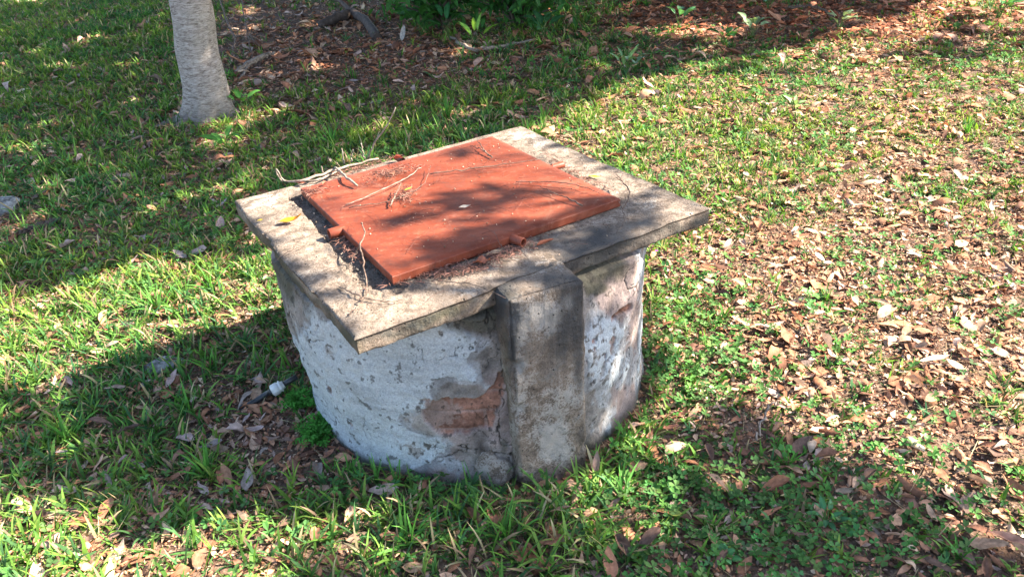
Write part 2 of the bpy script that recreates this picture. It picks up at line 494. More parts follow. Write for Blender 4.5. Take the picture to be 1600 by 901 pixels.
c = L3(c, np.array([0.285, 0.215, 0.195])[None, :] * (1 + n_b[:, None] * 1.2), sstep(-0.02, 0.10, fbm(ax * 4, ay * 4, zz * 4, 431, 3) - 0.5) * 0.8)
c = L3(c, np.array([0.275, 0.275, 0.28])[None, :] * (1 + n_b[:, None] * 1.3), Thin)
brickc = np.array([0.20, 0.10, 0.072])[None, :] * (1 + n_b[:, None] * 2.2 + n_c[:, None] * 1.4)
brickc = L3(brickc, np.array([0.26, 0.19, 0.165])[None, :] * (1 + n_b[:, None]), np.maximum(sstep(0.02, 0.09, n_a + n_c * 0.3) * 0.7, joint * 0.45))
c = L3(c, brickc, Bm)
whitec = np.array([0.385, 0.405, 0.42])[None, :] * (1 + n_a[:, None] * 0.35 + brush[:, None] * 0.45 + n_c[:, None] * 0.35)
c = L3(c, whitec, Wm * (1 - Bm * 0.9))
scuff = sstep(0.15, 0.19, n_b + n_c * 0.7 + n_a * 0.5 - 0.06 * brush) * Wm * sstep(0.46, 0.56, fbm(ax * 3.3, ay * 3.3, zz * 3.3, 441, 3))
c = L3(c, np.tile([0.22, 0.19, 0.17], (len(th), 1)), scuff * 0.75)
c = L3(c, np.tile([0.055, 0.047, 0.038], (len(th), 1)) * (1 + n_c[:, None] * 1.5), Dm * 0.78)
c = L3(c, np.tile([0.07, 0.075, 0.04], (len(th), 1)), sstep(0.5, 0.9, Df + n_a * 2) * 0.35)
c = L3(c, np.tile([0.03, 0.025, 0.02], (len(th), 1)), crack * 0.9)
pits = sstep(0.19, 0.23, n_c + n_b * 0.35)
c = L3(c, np.tile([0.04, 0.035, 0.03], (len(th), 1)), pits * 0.7)
disp = 0.0022 * Wm * (1 - Bm) - 0.011 * Bm * (1 - Wm * 0.5) - 0.004 * joint * Bm - 0.005 * crack + n_b * 0.006 + n_c * 0.003 - scuff * 0.0012 + brush * 0.0006
rr = rr + disp
WV = np.stack([WC[0] + rr * np.cos(th), WC[1] + rr * np.sin(th), zz], 1)
i, j = np.meshgrid(np.arange(nz_ - 1), np.arange(nt_), indexing='ij'); i, j = i.ravel(), j.ravel()
WF = np.stack([i * nt_ + j, i * nt_ + (j + 1) % nt_, (i + 1) * nt_ + (j + 1) % nt_, (i + 1) * nt_ + j], 1)
np_mesh('wall', WV, WF, MWALL, well, np.clip(c, 0.01, 0.7), origin=(WC[0], WC[1], 0))

pa = np.array([-0.014, 1.634]); pb = np.array([0.198, 1.722]); pu = (pb - pa); PW = np.linalg.norm(pu); pu /= PW; pv = np.array([-pu[1], pu[0]])
# slab -------------------------------------------------------------
n1 = 330
U, Vv = np.meshgrid(np.linspace(0, 1, n1), np.linspace(0, 1, n1)); u, v = U.ravel(), Vv.ravel()
def quad(A, B, C_, D, u, v): return (A * (1 - u)[:, None] + B * u[:, None]) * (1 - v)[:, None] + (D * (1 - u)[:, None] + C_ * u[:, None]) * v[:, None]
P2 = quad(L_, N_, R_, F_, u, v)     # u: L->N, v: L->F side
cen = (L_ + N_ + R_ + F_) / 4
ed0 = np.minimum(np.minimum(u, 1 - u) * 1.08, np.minimum(v, 1 - v) * 1.2)
chip = 0.020 * (fbm(P2[:, 0] * 9 + 3, P2[:, 1] * 9 + 3, 0, 47, 5) - 0.35) + 0.07 * np.clip(fbm(P2[:, 0] * 8 + 13, P2[:, 1] * 8 + 3, 0, 48, 3) - 0.66, 0, 1)
P2 = P2 + ((cen - P2) / np.linalg.norm(cen - P2 + 1e-6, axis=1)[:, None]) * (chip * np.clip(1 - ed0 / 0.05, 0, 1))[:, None]
ed = np.minimum(np.minimum(u, 1 - u) * 1.08, np.minimum(v, 1 - v) * 1.2)     # metres to the rim
def rim_in(p, z):
    """how far the rim is worn back at a perimeter point"""
    return np.clip(0.004 + 0.016 * (fbm(p[:, 0] * 7 + 30, p[:, 1] * 7 + 30, z * 9, 41, 4) - 0.42), 0, 0.02) + 0.05 * np.clip(vnoise(p[:, 0] * 14 + 3, p[:, 1] * 14 + 3, z * 6, 43) - 0.86, 0, 1)
zt = ZT + (fbm(P2[:, 0] * 3 + 7, P2[:, 1] * 3 + 7, 0, 51, 3) - 0.5) * 0.008 + (fbm(P2[:, 0] * 22 + 7, P2[:, 1] * 22 + 7, 0, 52, 3) - 0.5) * 0.003
px, py = pix(np.column_stack([P2, np.full(len(P2), ZT)]))
sn = fbm(P2[:, 0] * 12, P2[:, 1] * 12, 0, 57, 6) - 0.5
rough_shade_zone = np.clip(blobs(px, py, [(500, 350, 70, 26, 1.0, 48), (560, 410, 60, 26, 1.0, 45), (640, 445, 60, 14, 0.9, -20), (740, 415, 90, 18, 0.9, -21), (860, 375, 70, 16, 0.7, -20), (900, 270, 60, 12, 0.5, 27), (600, 450, 30, 16, 0.6)]), 0, 1)
lid_shade_dip = in_poly(px + 10 * (fbm(P2[:, 0] * 25, P2[:, 1] * 25, 0, 55, 3) - .5), py, [(452, 309), (476, 306), (618, 440), (640, 444), (620, 458), (575, 452), (556, 436), (500, 362)]).astype(float)  # lid shadow's outline: slab sunk and darkened here to widen the shadow
rough_shade_zone = np.clip(rough_shade_zone + lid_shade_dip, 0, 1)
zt = zt - lid_shade_dip * 0.011
zt = zt + rough_shade_zone * (fbm(P2[:, 0] * 40, P2[:, 1] * 40, 0, 53, 4) - 0.55) * 0.022
pl_ = (P2 - pa) @ pu
nearp = sstep(-0.02, 0.01, pl_) * (1 - sstep(PW - 0.01, PW + 0.02, pl_)) * (v < 0.5)
zt = zt - 0.007 * np.clip(1 - ed / 0.010, 0, 1) ** 2.2 * (1 - nearp)
SV = [np.column_stack([P2, zt])]
per = [r * n1 for r in range(n1)][::-1] + list(range(1, n1)) + [r * n1 + n1 - 1 for r in range(1, n1)] + [(n1 - 1) * n1 + c for c in range(n1 - 2, 0, -1)]
per = np.array(per)
pp = P2[per]
lv = [0.004, 0.012, 0.022, 0.034, 0.046, 0.056, 0.063]
SV_side = []
for d in lv:
    z = ZT - d
    dirn = (cen - pp) / np.linalg.norm(cen - pp, axis=1)[:, None]
    ins = rim_in(pp, z) + (0.012 if d > 0.06 else 0)
    SV_side.append(np.column_stack([pp + dirn * ins[:, None] - dirn * 0.003, np.full(len(pp), z - 0.012 + 0.0 * d) + (0.008 if d < 0.02 else 0)]))
# order: keep z strictly descending
for k, s in enumerate(SV_side):
    s[:, 2] = np.minimum(zt[per], ZT - 0.007) - 0.002 - lv[k] * 0.78
    s[:, 2] += (np.minimum(fbm(pp[:, 0] * 7, pp[:, 1] * 7, 0, 61, 4) - 0.5, 0.03) * 0.022 + 0.012 * np.clip(fbm(pp[:, 0] * 30, pp[:, 1] * 30, 0, 62, 2) - 0.55, 0, 1)) * (k / 6)
    s[:, :2] += (fbm(pp[:, 0] * 28 + 3, pp[:, 1] * 28 + 3, k * 0.9, 63, 3) - 0.5)[:, None] * 0.010 * (cen - pp) / np.linalg.norm(cen - pp, axis=1)[:, None]
nP = len(per); b0 = n1 * n1
SVall = np.vstack(SV + SV_side)
i, j = np.meshgrid(np.arange(n1 - 1), np.arange(n1 - 1), indexing='ij'); i, j = i.ravel(), j.ravel()
SF = [np.stack([i * n1 + j, i * n1 + j + 1, (i + 1) * n1 + j + 1, (i + 1) * n1 + j], 1)[:, ::-1]]
k = np.arange(nP)
ring = [per] + [b0 + q * nP + k for q in range(len(lv))]
for q in range(len(lv)):
    a, b = ring[q], ring[q + 1]
    SF.append(np.stack([a, np.roll(a, -1), np.roll(b, -1), b], 1)[:, ::-1])
cb = len(SVall)
SVall = np.vstack([SVall, [cen[0], cen[1], ZT - 0.064]])
ST = np.stack([ring[-1], np.roll(ring[-1], -1), np.full(nP, cb)], 1)
px, py = pix(SVall)
top = np.zeros(len(SVall), bool); top[:b0] = True
pale = blobs(px, py, [(840, 225, 60, 24, 0.45, 20), (420, 310, 60, 30, 0.3), (1040, 310, 60, 20, 0.2), (640, 500, 90, 14, 0.25, -20), (700, 460, 40, 10, 0.2)])
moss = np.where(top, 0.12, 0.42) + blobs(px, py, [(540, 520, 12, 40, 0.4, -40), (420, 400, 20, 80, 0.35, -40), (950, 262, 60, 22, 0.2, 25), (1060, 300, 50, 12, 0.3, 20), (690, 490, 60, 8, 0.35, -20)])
dk = rough_shade_all = np.zeros(len(SVall)); dk[:b0] = rough_shade_zone * 0.30
dk = dk + blobs(px, py, [(900, 405, 60, 22, 0.55, -15), (980, 350, 60, 14, 0.4, -20), (640, 505, 70, 10, 0.2, -20), (820, 440, 40, 10, 0.3), (540, 500, 40, 26, 0.22), (930, 390, 16, 30, 0.4), (1000, 375, 60, 14, 0.3, -20)]) * 1.0
edA = np.concatenate([ed, np.zeros(len(SVall) - b0)])
snA = fbm(SVall[:, 0] * 11 + 4, SVall[:, 1] * 11 + 4, SVall[:, 2] * 30, 57, 6) - 0.5
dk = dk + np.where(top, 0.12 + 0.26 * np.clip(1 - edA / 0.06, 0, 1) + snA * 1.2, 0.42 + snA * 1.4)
moss = moss + snA * 0.9
pale = pale + 0.1 - snA * 0.8
np_mesh('slab', SVall, np.concatenate(SF), MCON, well, np.clip(np.stack([pale, moss, dk], 1), 0, 1), tri=ST, origin=(WC[0], WC[1], 0))

# pillar -----------------------------------------------------------
pa = np.array([-0.014, 1.634]); pb = np.array([0.198, 1.722]); pu = (pb - pa); PW = np.linalg.norm(pu); pu /= PW; pv = np.array([-pu[1], pu[0]])
nu, nz2 = 110, 240
s = np.linspace(0, 1, nu)
loop = [(pa + pv * 0.26 * (1 - t)) for t in s[:-1]] + [(pa + pu * PW * t) for t in s[:-1]] + [(pa + pu * PW + pv * 0.30 * t) for t in s]
loop = np.array(loop)
outn = np.array([-pu] * (nu - 1) + [-pv] * (nu - 1) + [pu] * nu)
corner = np.minimum(np.linalg.norm(loop - pa, axis=1), np.linalg.norm(loop - (pa + pu * PW), axis=1))
zs = np.linspace(-0.06, 0.667, nz2)
PV = []
for z in zs:
    q = loop + 0.0
    rd = np.clip(1 - corner / 0.010, 0, 1) ** 1.5 * (1 + 2.0 * float(sstep(0.5, 0.66, z))) * (0.004 + 0.035 * np.clip(fbm(np.full(len(loop), 3.0) + loop[:, 0] * 3, loop[:, 1] * 3, z * 12, 77, 4) - 0.35, 0, 1))
    tcap = np.clip(1 - (0.667 - z) / 0.012, 0, 1) ** 2 * 0.008
    rd = rd + 0.05 * np.clip(1 - corner / 0.035, 0, 1) * np.clip(fbm(loop[:, 0] * 6 + 9, loop[:, 1] * 6 + 9, np.full(len(loop), z * 13), 79, 3) - 0.56, 0, 1)
    off = -rd - tcap + (fbm(loop[:, 0] * 9 + 5, loop[:, 1] * 9 + 5, z * 9, 71, 4) - 0.5) * 0.012 + (fbm(loop[:, 0] * 45 + 5, loop[:, 1] * 45 + 5, z * 45, 72, 3) - 0.5) * 0.007
    mid = (pa + pu * PW / 2 + pv * 0.13)
    q = q + outn * off[:, None] + (mid - q) / np.linalg.norm(mid - q, axis=1)[:, None] * rd[:, None]
    q = q + outn * 0.0
    PV.append(np.column_stack([q, np.full(len(q), z)]))
m_ = len(loop)
PVa = np.concatenate(PV)
i, j = np.meshgrid(np.arange(nz2 - 1), np.arange(m_ - 1), indexing='ij'); i, j = i.ravel(), j.ravel()
PF = [np.stack([i * m_ + j, i * m_ + j + 1, (i + 1) * m_ + j + 1, (i + 1) * m_ + j], 1)]
# top as a fan-like grid between left and right halves
lastrow = PV[-1]
tl = lastrow[:nu - 1][::-1]; tr = lastrow[-nu + 1:]
ntop = 26
grid = []
for a_, b_ in zip(tl, tr):
    t = np.linspace(0, 1, ntop)[:, None]
    g = a_ * (1 - t) + b_ * t
    g[1:-1, 2] += 0.003 + (fbm(g[1:-1, 0] * 20, g[1:-1, 1] * 20, 0, 81, 3) - 0.5) * 0.006
    grid.append(g)
# front row on the face line
fr = lastrow[nu - 1:2 * nu - 2]
g0 = len(PVa); grid = np.array(grid)
grid[0] = np.column_stack([np.interp(np.linspace(0, 1, ntop), np.linspace(0, 1, len(fr)), fr[:, k_]) for k_ in range(3)])
PVa = np.vstack([PVa, grid.reshape(-1, 3)])
gr, gc = grid.shape[:2]
i, j = np.meshgrid(np.arange(gr - 1), np.arange(gc - 1), indexing='ij'); i, j = i.ravel(), j.ravel()
PF.append(np.stack([g0 + i * gc + j, g0 + i * gc + j + 1, g0 + (i + 1) * gc + j + 1, g0 + (i + 1) * gc + j], 1))
px, py = pix(PVa)
pale = blobs(px, py, [(835, 490, 34, 30, 0.55), (812, 550, 10, 60, 0.4), (890, 480, 14, 40, 0.35), (870, 700, 30, 40, 0.3), (850, 640, 60, 80, 0.22)]) + 0.26  # first blob paints the sunlit patch near the top paler
moss = blobs(px, py, [(790, 600, 10, 200, 0.5), (800, 460, 30, 8, 0.3)]) + 0.12
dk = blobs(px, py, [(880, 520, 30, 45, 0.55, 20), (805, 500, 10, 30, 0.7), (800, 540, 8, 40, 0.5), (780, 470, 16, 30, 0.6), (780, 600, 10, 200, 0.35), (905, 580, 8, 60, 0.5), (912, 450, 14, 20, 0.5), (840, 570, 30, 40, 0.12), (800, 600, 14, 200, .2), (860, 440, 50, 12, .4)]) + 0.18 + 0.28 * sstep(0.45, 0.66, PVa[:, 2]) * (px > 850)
pn = fbm(PVa[:, 0] * 10 + 4, PVa[:, 1] * 10 + 4, PVa[:, 2] * 7, 58, 6) - 0.5
prun = fbm(PVa[:, 0] * 40 + 4, PVa[:, 1] * 40 + 4, PVa[:, 2] * 2.5, 59, 4) - 0.5
dk = dk + pn * 1.5 + np.clip(prun, 0, 1) * 1.0 * sstep(0.1, 0.6, PVa[:, 2]); pale = pale - pn * 1.2; moss = moss + pn * 0.6
np_mesh('pillar', PVa, np.concatenate(PF), MCON, well, np.clip(np.stack([pale, moss, dk], 1), 0, 1), origin=(WC[0], WC[1], 0))

# rubble lump at the foot, left of the pillar
def rock(center, size, seed, nlat=16, nlon=24, ang=0.5, rot=0.0):
    a, b = np.meshgrid(np.linspace(-np.pi / 2, np.pi / 2, nlat), np.linspace(0, 2 * np.pi, nlon, endpoint=False), indexing='ij')
    d = np.stack([np.cos(a) * np.cos(b), np.cos(a) * np.sin(b), np.sin(a)], -1).reshape(-1, 3)
    rg = np.random.default_rng(seed); pl = rg.normal(size=(9, 3)); pl /= np.linalg.norm(pl, axis=1)[:, None]
    hh = rg.uniform(0.62, 0.95, 9)
    r = np.ones(len(d))
    for p_, h_ in zip(pl, hh):
        c_ = d @ p_
        r = np.where(c_ > 0.05, np.minimum(r, h_ / np.maximum(c_, 0.05)), r)
    r = r * (1 + (fbm(d[:, 0] * 3 + 9, d[:, 1] * 3 + 9, d[:, 2] * 3 + 9, seed, 3) - 0.5) * ang * 0.5)
    V = d * r[:, None] * np.array(size)
    c_, s_ = math.cos(rot), math.sin(rot)
    V = np.column_stack([V[:, 0] * c_ - V[:, 1] * s_, V[:, 0] * s_ + V[:, 1] * c_, V[:, 2]]) + np.array(center)
    i, j = np.meshgrid(np.arange(nlat - 1), np.arange(nlon), indexing='ij'); i, j = i.ravel(), j.ravel()
    return V, np.stack([i * nlon + j, i * nlon + (j + 1) % nlon, (i + 1) * nlon + (j + 1) % nlon, (i + 1) * nlon + j], 1)
c0 = at(770, 725, 0.05)
V, Q = rock((c0[0], c0[1] - 0.020, 0.035), (0.066, 0.042, 0.088), 17, ang=1.0)
o = np_mesh('plaster_lump', V, Q, MCON, well, np.tile([0.5, 0.2, 0.28], (len(V), 1)), origin=(WC[0], WC[1], 0))

# ------------------------------------------------------------------ metal lid
ZL = 0.703
LA, LN, LR, LF = [at(*p, ZL) for p in ((470, 293), (613, 430), (968, 309), (768, 212))]
lc = (LA + LN + LR + LF) / 4
lid = empty('metal_lid', (lc[0], lc[1], 0.672), 'rust red painted square steel lid lying on the concrete slab', 'lid')
n2 = 60
U, Vv = np.meshgrid(np.linspace(0, 1, n2), np.linspace(0, 1, n2)); u, v = U.ravel(), Vv.ravel()
PL = quad(LA, LN, LR, LF, u, v)
edl = np.minimum(np.minimum(u, 1 - u), np.minimum(v, 1 - v)) * 0.81
PL[:, 2] += (fbm(PL[:, 0] * 2 + 3, PL[:, 1] * 2 + 3, 0, 91, 2) - 0.5) * 0.008 * sstep(0, 0.25, edl) - 0.003 * np.clip(1 - edl / 0.012, 0, 1) ** 2
# faint raised weld seam across the sheet
seam = np.exp(-((v - 0.44 - 0.03 * (u - 0.5)) / 0.006) ** 2) * (u < 0.98)
PL[:, 2] += seam * 0.0012
i, j = np.meshgrid(np.arange(n2 - 1), np.arange(n2 - 1), indexing='ij'); i, j = i.ravel(), j.ravel()
np_mesh('top_sheet', PL, np.stack([i * n2 + j, i * n2 + j + 1, (i + 1) * n2 + j + 1, (i + 1) * n2 + j], 1)[:, ::-1], MRED, lid, origin=(lc[0], lc[1], 0.672))
# rim: folded edge going round under the sheet
cor = [LA, LN, LR, LF]; RV = []; RQ = []
pts = []
for a_, b_ in zip(cor, cor[1:] + cor[:1]):
    for t in np.linspace(0, 1, 30, endpoint=False):
        pts.append(a_ * (1 - t) + b_ * t)
pts = np.array(pts); cl = lc[:2]
dn = (pts[:, :2] - cl) / np.linalg.norm(pts[:, :2] - cl, axis=1)[:, None]
prof = [(-0.001, -0.0032), (0.0022, -0.0055), (0.0022, -0.0260), (0.0002, -0.0300), (-0.012, -0.0300), (-0.012, -0.006)]
for dx, dz in prof:
    w_ = (fbm(pts[:, 0] * 5, pts[:, 1] * 5, 0, 95, 2) - 0.5) * 0.002
    RV.append(np.column_stack([pts[:, :2] + dn * (dx + w_)[:, None], pts[:, 2] + dz]))
m3 = len(pts)
for q in range(len(prof) - 1):
    k = np.arange(m3)
    RQ.append(np.stack([q * m3 + k, (q + 1) * m3 + k, (q + 1) * m3 + (k + 1) % m3, q * m3 + (k + 1) % m3], 1))
np_mesh('rim', np.concatenate(RV), np.concatenate(RQ), MRED, lid, smooth=False, origin=(lc[0], lc[1], 0.672))

def pipe(p0, p1, r, name='pipe_stub'):
    p0, p1 = np.array(p0), np.array(p1)
    d = (p1 - p0); L = np.linalg.norm(d); d /= L
    V, Q = [], []
    prof = [(0.0, r), (L * 0.5, r), (L - 0.001, r), (L, r * 0.97), (L, r * 0.84), (L - 0.002, r * 0.82), (0.0, r * 0.8)]
    uu = np.cross(d, [0, 0, 1.0]); uu /= np.linalg.norm(uu); ww = np.cross(uu, d)
    n = 28
    a = np.linspace(0, 2 * np.pi, n, endpoint=False)
    for t, rad in prof:
        V.append(p0 + d * t + rad * (np.cos(a)[:, None] * uu + np.sin(a)[:, None] * ww))
    for q in range(len(prof) - 1):
        k = np.arange(n); Q.append(np.stack([q * n + k, q * n + (k + 1) % n, (q + 1) * n + (k + 1) % n, (q + 1) * n + k], 1))
    o = np_mesh(name, np.concatenate(V), np.concatenate(Q), MRED, lid, smooth=True, origin=(lc[0], lc[1], 0.672))
    return o
zc = 0.688
pipe(at(548, 356, zc), at(514, 366, zc), 0.0165)
pipe(at(797, 372, zc), at(818, 379, zc), 0.0135)
pipe(at(862, 262, zc), at(880, 257, zc), 0.012)
pipe(at(629, 251, zc), at(620, 246, zc), 0.012)

# ------------------------------------------------------------------ twigs
def w(p):
    """(px, py, z) or ('y', px, py, Y)"""
    return at_y(*p[1:]) if p[0] == 'y' else at(*p)
def twig(name, label, cat, pts, radii, mat=MTWIG, sides=(), group=None, wob=0.0015, seed=0, n=20):
    P = smooth_path([w(p) for p in pts], n, wob, seed)
    b = Batch()
    V, Q, T = tube(P, [0.82 * q for q in radii], 7, 0.3, seed)
    b.add(V, Q, T)
    for k, (sp, sr) in enumerate(sides):
        V, Q, T = tube(smooth_path([w(p) for p in sp], 12, wob, seed + k + 1), [0.95 * q for q in sr], 6, 0.1, seed + k)
        b.add(V, Q, T)
    o = b.build(name, mat, origin=P[0])
    return tag(o, label, cat, group)
zs_, zl = 0.676, 0.710
Yb = at(577, 249, zs_)[1]
twig('dead_branch', 'pale forked dead branch lying along the back left rim with twigs sticking up', 'branch',
     [('y', 432, 264, at(445, 290, zs_)[1]), ('y', 444, 281, at(445, 283, zs_)[1]), (470, 282, zs_ + 0.01), (505, 272, zs_ + 0.012), (535, 262, zs_ + 0.014), (565, 254, zs_ + 0.012), (592, 248, zs_ + 0.01)],
     [0.003, 0.005, 0.0065, 0.006, 0.004], MTWIGP,
     [([('y', 574, 249, Yb), ('y', 584, 225, Yb - 0.03), ('y', 601, 202, Yb - 0.04), ('y', 618, 168, Yb - 0.06)], [0.0038, 0.0032, 0.002]),
      ([(523, 262, zs_ + 0.02), (540, 275, zl + 0.012), (558, 290, zl + 0.003)], [0.0045, 0.0045, 0.004]),
      ([('y', 538, 258, Yb), ('y', 534, 232, Yb)], [0.0032, 0.0028]),
      ([('y', 549, 254, Yb), ('y', 549, 242, Yb), ('y', 552, 234, Yb)], [0.003, 0.0026]),
      ([('y', 569, 250, Yb), ('y', 564, 224, Yb)], [0.003, 0.0024]),
      ([('y', 504, 270, Yb - 0.03), ('y', 502, 260, Yb - 0.03)], [0.003, 0.0026]),
      ([('y', 440, 283, Yb - 0.1), ('y', 433, 272, Yb - 0.1), ('y', 431, 264, Yb - 0.1)], [0.003, 0.002]),
      ([(470, 284, zs_ + 0.004), (500, 280, zs_ + 0.006), (530, 266, zs_ + 0.006)], [0.003, 0.005, 0.003])], seed=3)
twig('twig', 'long pale straight twig lying on the upper left of the red lid', 'twig',
     [(540, 320, zl), (590, 300, zl + 0.006), (630, 280, zl + 0.008), (658, 262, zl + 0.004)], [0.002, 0.0022, 0.0012], MTWIGP, seed=4)
twig('twig', 'slender reddish twig beside the pale one at the middle left of the lid', 'twig',
     [(545, 325, zl), (600, 315, zl + 0.003), (650, 297, zl + 0.006), (668, 276, zl + 0.006), (672, 258, zl + 0.01)], [0.0018, 0.0014, 0.001], seed=5)
twig('twig', 'short thick bark coloured twig standing out at the centre left of the lid', 'twig',
     [(609, 322, zl), (617, 306, zl + 0.012), (627, 286, zl + 0.02)], [0.0034, 0.003, 0.0016], seed=6)
twig('twig', 'forked brown twig near the far corner of the red lid', 'twig',
     [(769, 246, zl), (757, 236, zl + 0.006), (746, 219, zl + 0.016)], [0.0036, 0.003, 0.0012],
     sides=[([(759, 238, zl + 0.004), (746, 231, zl + 0.01), (734, 227, zl + 0.014)], [0.002, 0.001])], seed=7)
twig('twig', 'long thin jointed twig lying across the far part of the lid', 'twig',
     [(672, 272, zl), (720, 266, zl + 0.003), (760, 260, zl + 0.003), (848, 248, zl + 0.008)], [0.002, 0.0025, 0.0014], seed=8)
twig('twig', 'bent brown twig reaching over the right part of the red lid', 'twig',
     [(806, 284, zl), (850, 284, zl + 0.006), (900, 289, zl + 0.006), (938, 303, zl + 0.002)], [0.0018, 0.0022, 0.001], seed=9)
twig('twig', 'tapering dark twig pointing to the right front edge of the lid', 'twig',
     [(838, 290, zl + 0.006), (870, 303, zl + 0.006), (893, 313, zl + 0.003), (910, 321, zl)], [0.0009, 0.0022, 0.0036], seed=10)
twig('twig', 'forked twig propped against the left edge of the lid with legs on the slab', 'twig',
     [('y', 566, 350, at(560, 372, zs_)[1] - .02), (570, 366, zl + 0.03), (563, 384, zl + 0.012), (568, 410, zs_ + 0.02), (572, 440, zs_ + 0.004), (572, 460, zs_)], [0.0018, 0.0028, 0.003, 0.0018],
     sides=[([(562, 384, zl + 0.012), (553, 400, zs_ + 0.014), (545, 418, zs_ + 0.002)], [0.002, 0.0014])], seed=11)
twig('twig', 'dark curved twig lying flat on the near left corner of the slab', 'twig',
     [(531, 448, zs_), (550, 457, zs_ + 0.004), (567, 464, zs_ + 0.003), (600, 470, zs_ + 0.003), (635, 469, zs_)], [0.0028, 0.0022, 0.001],
     sides=[([(567, 464, zs_ + 0.003), (558, 480, zs_ + 0.004), (543, 492, zs_)], [0.0022, 0.0016])], seed=12)
twig('twig', 'dark crooked twig standing beside the right corner of the lid', 'twig',
     [(963, 272, zs_ + 0.03), (973, 284, zs_ + 0.03), (983, 297, zs_ + 0.03), (981, 312, zs_ + 0.02), (973, 326, zs_)], [0.0016, 0.003, 0.0026, 0.0016],
     sides=[([(972, 283, zs_ + 0.03), (962, 277, zs_ + 0.03)], [0.002, 0.001])], seed=13)
twig('twig', 'thin curved twig hanging down past the right corner of the lid', 'twig',
     [(967, 314, zs_ + 0.03), (974, 330, zs_ + 0.02), (974, 348, zs_ + 0.006), (963, 364, zs_)], [0.0012, 0.0016, 0.001], seed=14)
twig('twig', 'fine straight twig lying on the left rim of the slab beside the orange leaf', 'twig',
     [(430, 406, zs_), (450, 394, zs_ + 0.005), (478, 383, zs_ + 0.003)], [0.0012, 0.0014, 0.001], seed=15)
twig('twig', 'thin twig lying along the front edge of the lid above the pillar', 'twig',
     [(630, 437, zs_ + 0.002), (680, 438, zs_ + 0.004), (740, 444, zs_ + 0.004), (790, 466, zs_ + 0.002)], [0.0012, 0.0016, 0.001], seed=16)
twig('twig', 'reddish thin twig leaning on the front edge of the lid', 'twig',
     [(772, 362, zl + 0.006), (782, 382, zs_ + 0.02), (790, 396, zs_)], [0.0008, 0.0012, 0.001], seed=17)

# ------------------------------------------------------------------ single leaf
LS = np.linspace(0, 1, 8)
def leaf_geo(L, W, fold, curl, twist, wave, seed, back=0.0):
    rg = np.random.default_rng(seed)
    wid = W * np.sin(np.pi * LS ** 0.85) ** 0.8 * (1 - 0.25 * LS)
    wid[0] = W * 0.04; wid[-1] = W * 0.02
    V = []
    ang = 0; x = z = 0.0
    ph = rg.uniform(0, 6)
    for i, t in enumerate(LS):
        if i:
            ang = curl * (t - 0.4)
            x += L / 7 * math.cos(ang); z += L / 7 * math.sin(ang)
        for s in (-1, -0.5, 0, 0.5, 1):
            y = s * wid[i] / 2
            zz_ = z + abs(s) ** 1.5 * wid[i] / 2 * fold + wave * W * math.sin(ph + t * 9 + s * 2) * abs(s)
            a = twist * (t - 0.3)
            V.append((x, y * math.cos(a) * (1 - 0.25 * abs(fold)), zz_ + y * math.sin(a)))
    V = np.array(V); V[:, 0] -= L / 2; 
    i, j = np.meshgrid(np.arange(7), np.arange(4), indexing='ij'); i, j = i.ravel(), j.ravel()
    Q = np.stack([i * 5 + j, i * 5 + j + 1, (i + 1) * 5 + j + 1, (i + 1) * 5 + j], 1)
    return V, Q
DRY = np.array([1.18, 1.07, 0.99]) * np.array([[0.34, 0.17, 0.10], [0.42, 0.24, 0.15], [0.28, 0.14, 0.09], [0.50, 0.34, 0.24], [0.36, 0.25, 0.20], [0.20, 0.11, 0.08], [0.58, 0.44, 0.32], [0.40, 0.31, 0.27]])
def one_leaf(name, label, cat, p, L, W, yaw, col, pitch=0.0, roll=0.0, fold=0.25, curl=0.4, twist=0.2, wave=0.06, seed=0, group=None, mat=None, lift=0.0):
    V, Q = leaf_geo(L, W, fold, curl, twist, wave, seed)
    Mx = np.array(Matrix.Rotation(yaw, 3, 'Z') @ Matrix.Rotation(pitch, 3, 'Y') @ Matrix.Rotation(roll, 3, 'X'))
    V = V @ Mx.T
    V[:, 2] -= V[:, 2].min() - lift
    rg = np.random.default_rng(seed + 9)
    c = np.tile(col, (len(V), 1)) * rg.uniform(0.8, 1.15, (len(V), 1))
    c[2::5] *= 1.2
    o = np_mesh(name, V, Q, mat or MD, col=np.clip(c, 0, 0.9))
    o.location = [float(a) for a in p]
    return tag(o, label, cat, group)
